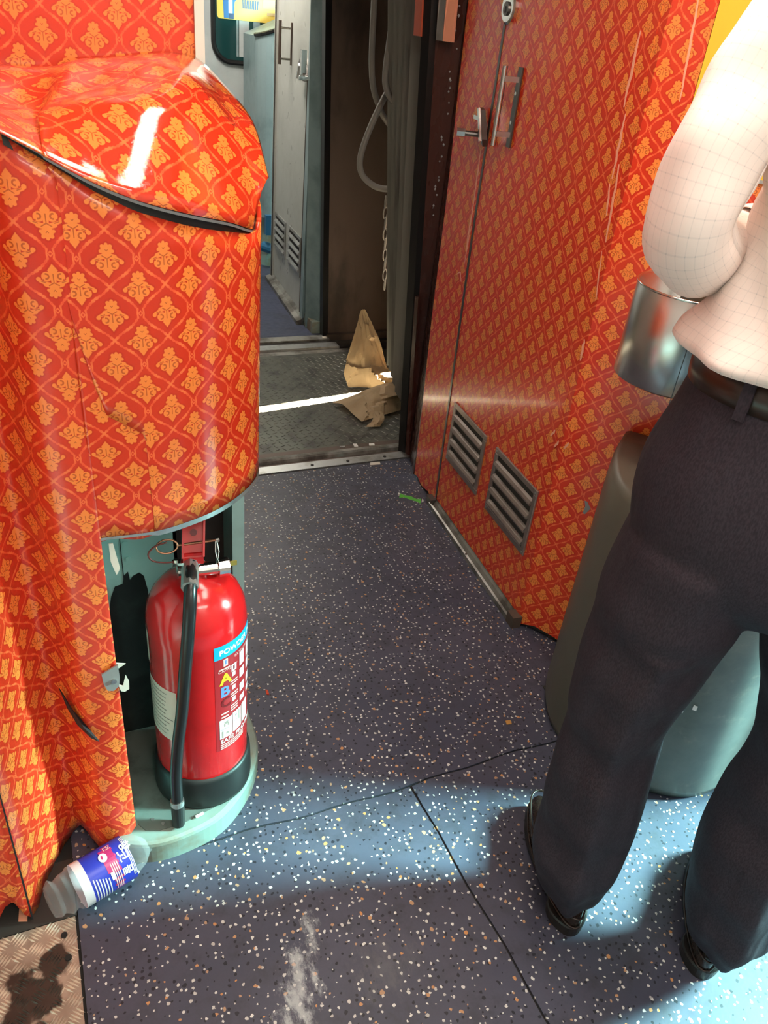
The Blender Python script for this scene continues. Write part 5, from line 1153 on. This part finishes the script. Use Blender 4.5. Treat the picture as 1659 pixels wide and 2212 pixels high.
for s_ in (-1, 1):
    bodyb.add(*tubev([bp(0.074*s_, 0.03, 1.665), bp(0.084*s_, 0.026, 1.69), bp(0.076*s_, 0.03, 1.715)], [0.008, 0.013, 0.009], 8))   # ears
    A_ = LA if s_ < 0 else RA
    limb([A_[1], A_[3], A_[4], A_[6], A_[7], A_[7]+(A_[7]-A_[6])*0.9], [0.042, 0.034, 0.030, 0.030, 0.029, 0.026])
    wr_ = A_[7]+(A_[7]-A_[6])*0.9; hd = ((A_[7]-A_[6]).normalized()*0.8-Rv*s_*0.6).normalized(); sd = hd.cross(UPZ).normalized()
    limb([wr_, wr_+hd*0.045, wr_+hd*0.085], [0.026, 0.034, 0.032], 12)
    pc = wr_+hd*0.085
    for q, (o_, L) in enumerate(((-0.027, 0.062), (-0.009, 0.074), (0.010, 0.070), (0.027, 0.055))):
        limb([pc+UPZ*o_, pc+UPZ*o_+hd*L*0.5+sd*0.006*s_, pc+UPZ*o_+hd*L*0.85+sd*0.026*s_, pc+UPZ*o_+hd*L*0.8+sd*0.045*s_], [0.0095, 0.009, 0.0085, 0.008], 8)
    limb([wr_+hd*0.03+UPZ*0.024, wr_+hd*0.055+UPZ*0.045+sd*0.012*s_, wr_+hd*0.085+UPZ*0.05+sd*0.022*s_], [0.012, 0.010, 0.009], 8)
    lx0 = -0.1 if s_ < 0 else 0.16
    limb([bp(0, 0, 1.12), bp(0.07*s_, 0, 0.95), bp(lx0, 0, 0.55), bp(lx0+0.012, 0, 0.25), bp(lx0+0.015, -0.01, 0.07)], [0.10, 0.08, 0.05, 0.045, 0.038], 12)
bd_ = bodyb.build('body', M['skin'], man, smooth=True)
rm = bd_.modifiers.new('union', 'REMESH'); rm.mode = 'VOXEL'; rm.voxel_size = 0.006; rm.use_smooth_shade = True
sm = bd_.modifiers.new('soft', 'SMOOTH'); sm.factor = 0.5; sm.iterations = 3
for s_ in (-1, 1):
    e_ = mesh('eye', *lathev([(0.002, -0.009), (0.008, -0.004), (0.0095, 0.0), (0.008, 0.004), (0.002, 0.009)], 12, tuple(bp(0.030*s_, 0.130, 1.700))), M['labelwhite'], bd_, smooth=True)
mesh('mouth', *obox(bp(0, 0.129, 1.632), Rv, Fv, UPZ, 0.022, 0.004, 0.004), newmat('lips', (0.22, 0.07, 0.06), 0.5)[0], bd_)
hr_ = []
for z, hw, hd2, fo in interp_rows([(1.63, 0.060, 0.050, -0.045), (1.68, 0.077, 0.075, -0.03), (1.73, 0.083, 0.095, -0.015), (1.775, 0.079, 0.098, -0.006), (1.812, 0.054, 0.066, -0.008), (1.824, 0.012, 0.016, -0.008)], 4): hr_.append(headring(z, hw, hd2, fo))
mesh('hair', *loftv(hr_), M['hair'], man, smooth=True)
# shoes
def shoe(heel, d, side):
    h_ = Vector((heel[0], heel[1], 0)); d = Vector((d[0], d[1], 0)).normalized(); s_ = Vector((d.y, -d.x, 0))
    def ringz(z, t0, t1, wd, n=28):
        out = []
        for k in range(n):
            a = 2*math.pi*k/n; L = (t1-t0)/2; c_ = math.cos(a); t = (t0+t1)/2+L*c_; u = (t-t0)/(t1-t0)
            wl = wd*(0.78+0.30*math.sin(min(1, u*1.15)*math.pi*0.75)) if u < 0.8 else wd*1.0
            out.append(h_+d*t+s_*math.sin(a)*wl*(abs(math.sin(a))**-0.15 if abs(math.sin(a)) > 1e-3 else 0)+UPZ*z)
        return out
    so = mesh('shoe', *loftv([ringz(0.026, 0.004, 0.275, 0.036), ringz(0.034, 0.000, 0.278, 0.0385), ringz(0.050, 0.002, 0.272, 0.039), ringz(0.066, 0.006, 0.245, 0.036), ringz(0.085, 0.010, 0.17, 0.033), ringz(0.10, 0.012, 0.13, 0.030)]), M['shoe'], man, smooth=True)
    mesh('heel_block', *loftv([ringz(0.001, 0.000, 0.085, 0.034), ringz(0.024, 0.000, 0.085, 0.036), ringz(0.027, 0.002, 0.085, 0.034)]), M['sole'], so)
    mesh('sole', *loftv([ringz(0.001, 0.075, 0.278, 0.036), ringz(0.012, 0.06, 0.282, 0.039), ringz(0.022, 0.001, 0.282, 0.040), ringz(0.027, 0.001, 0.280, 0.039)]), M['sole'], so)
    for zz in (0.030, 0.058): mesh('welt', *tubev([p+UPZ*0 for p in ringz(zz, -0.001, 0.279, 0.0392)], 0.0022, 6, True), M['belt'], so, smooth=True)
shoe((0.752, 0.530), (0.085, 0.268), -1); shoe((0.930, 0.385), (0.20, 0.20), 1)
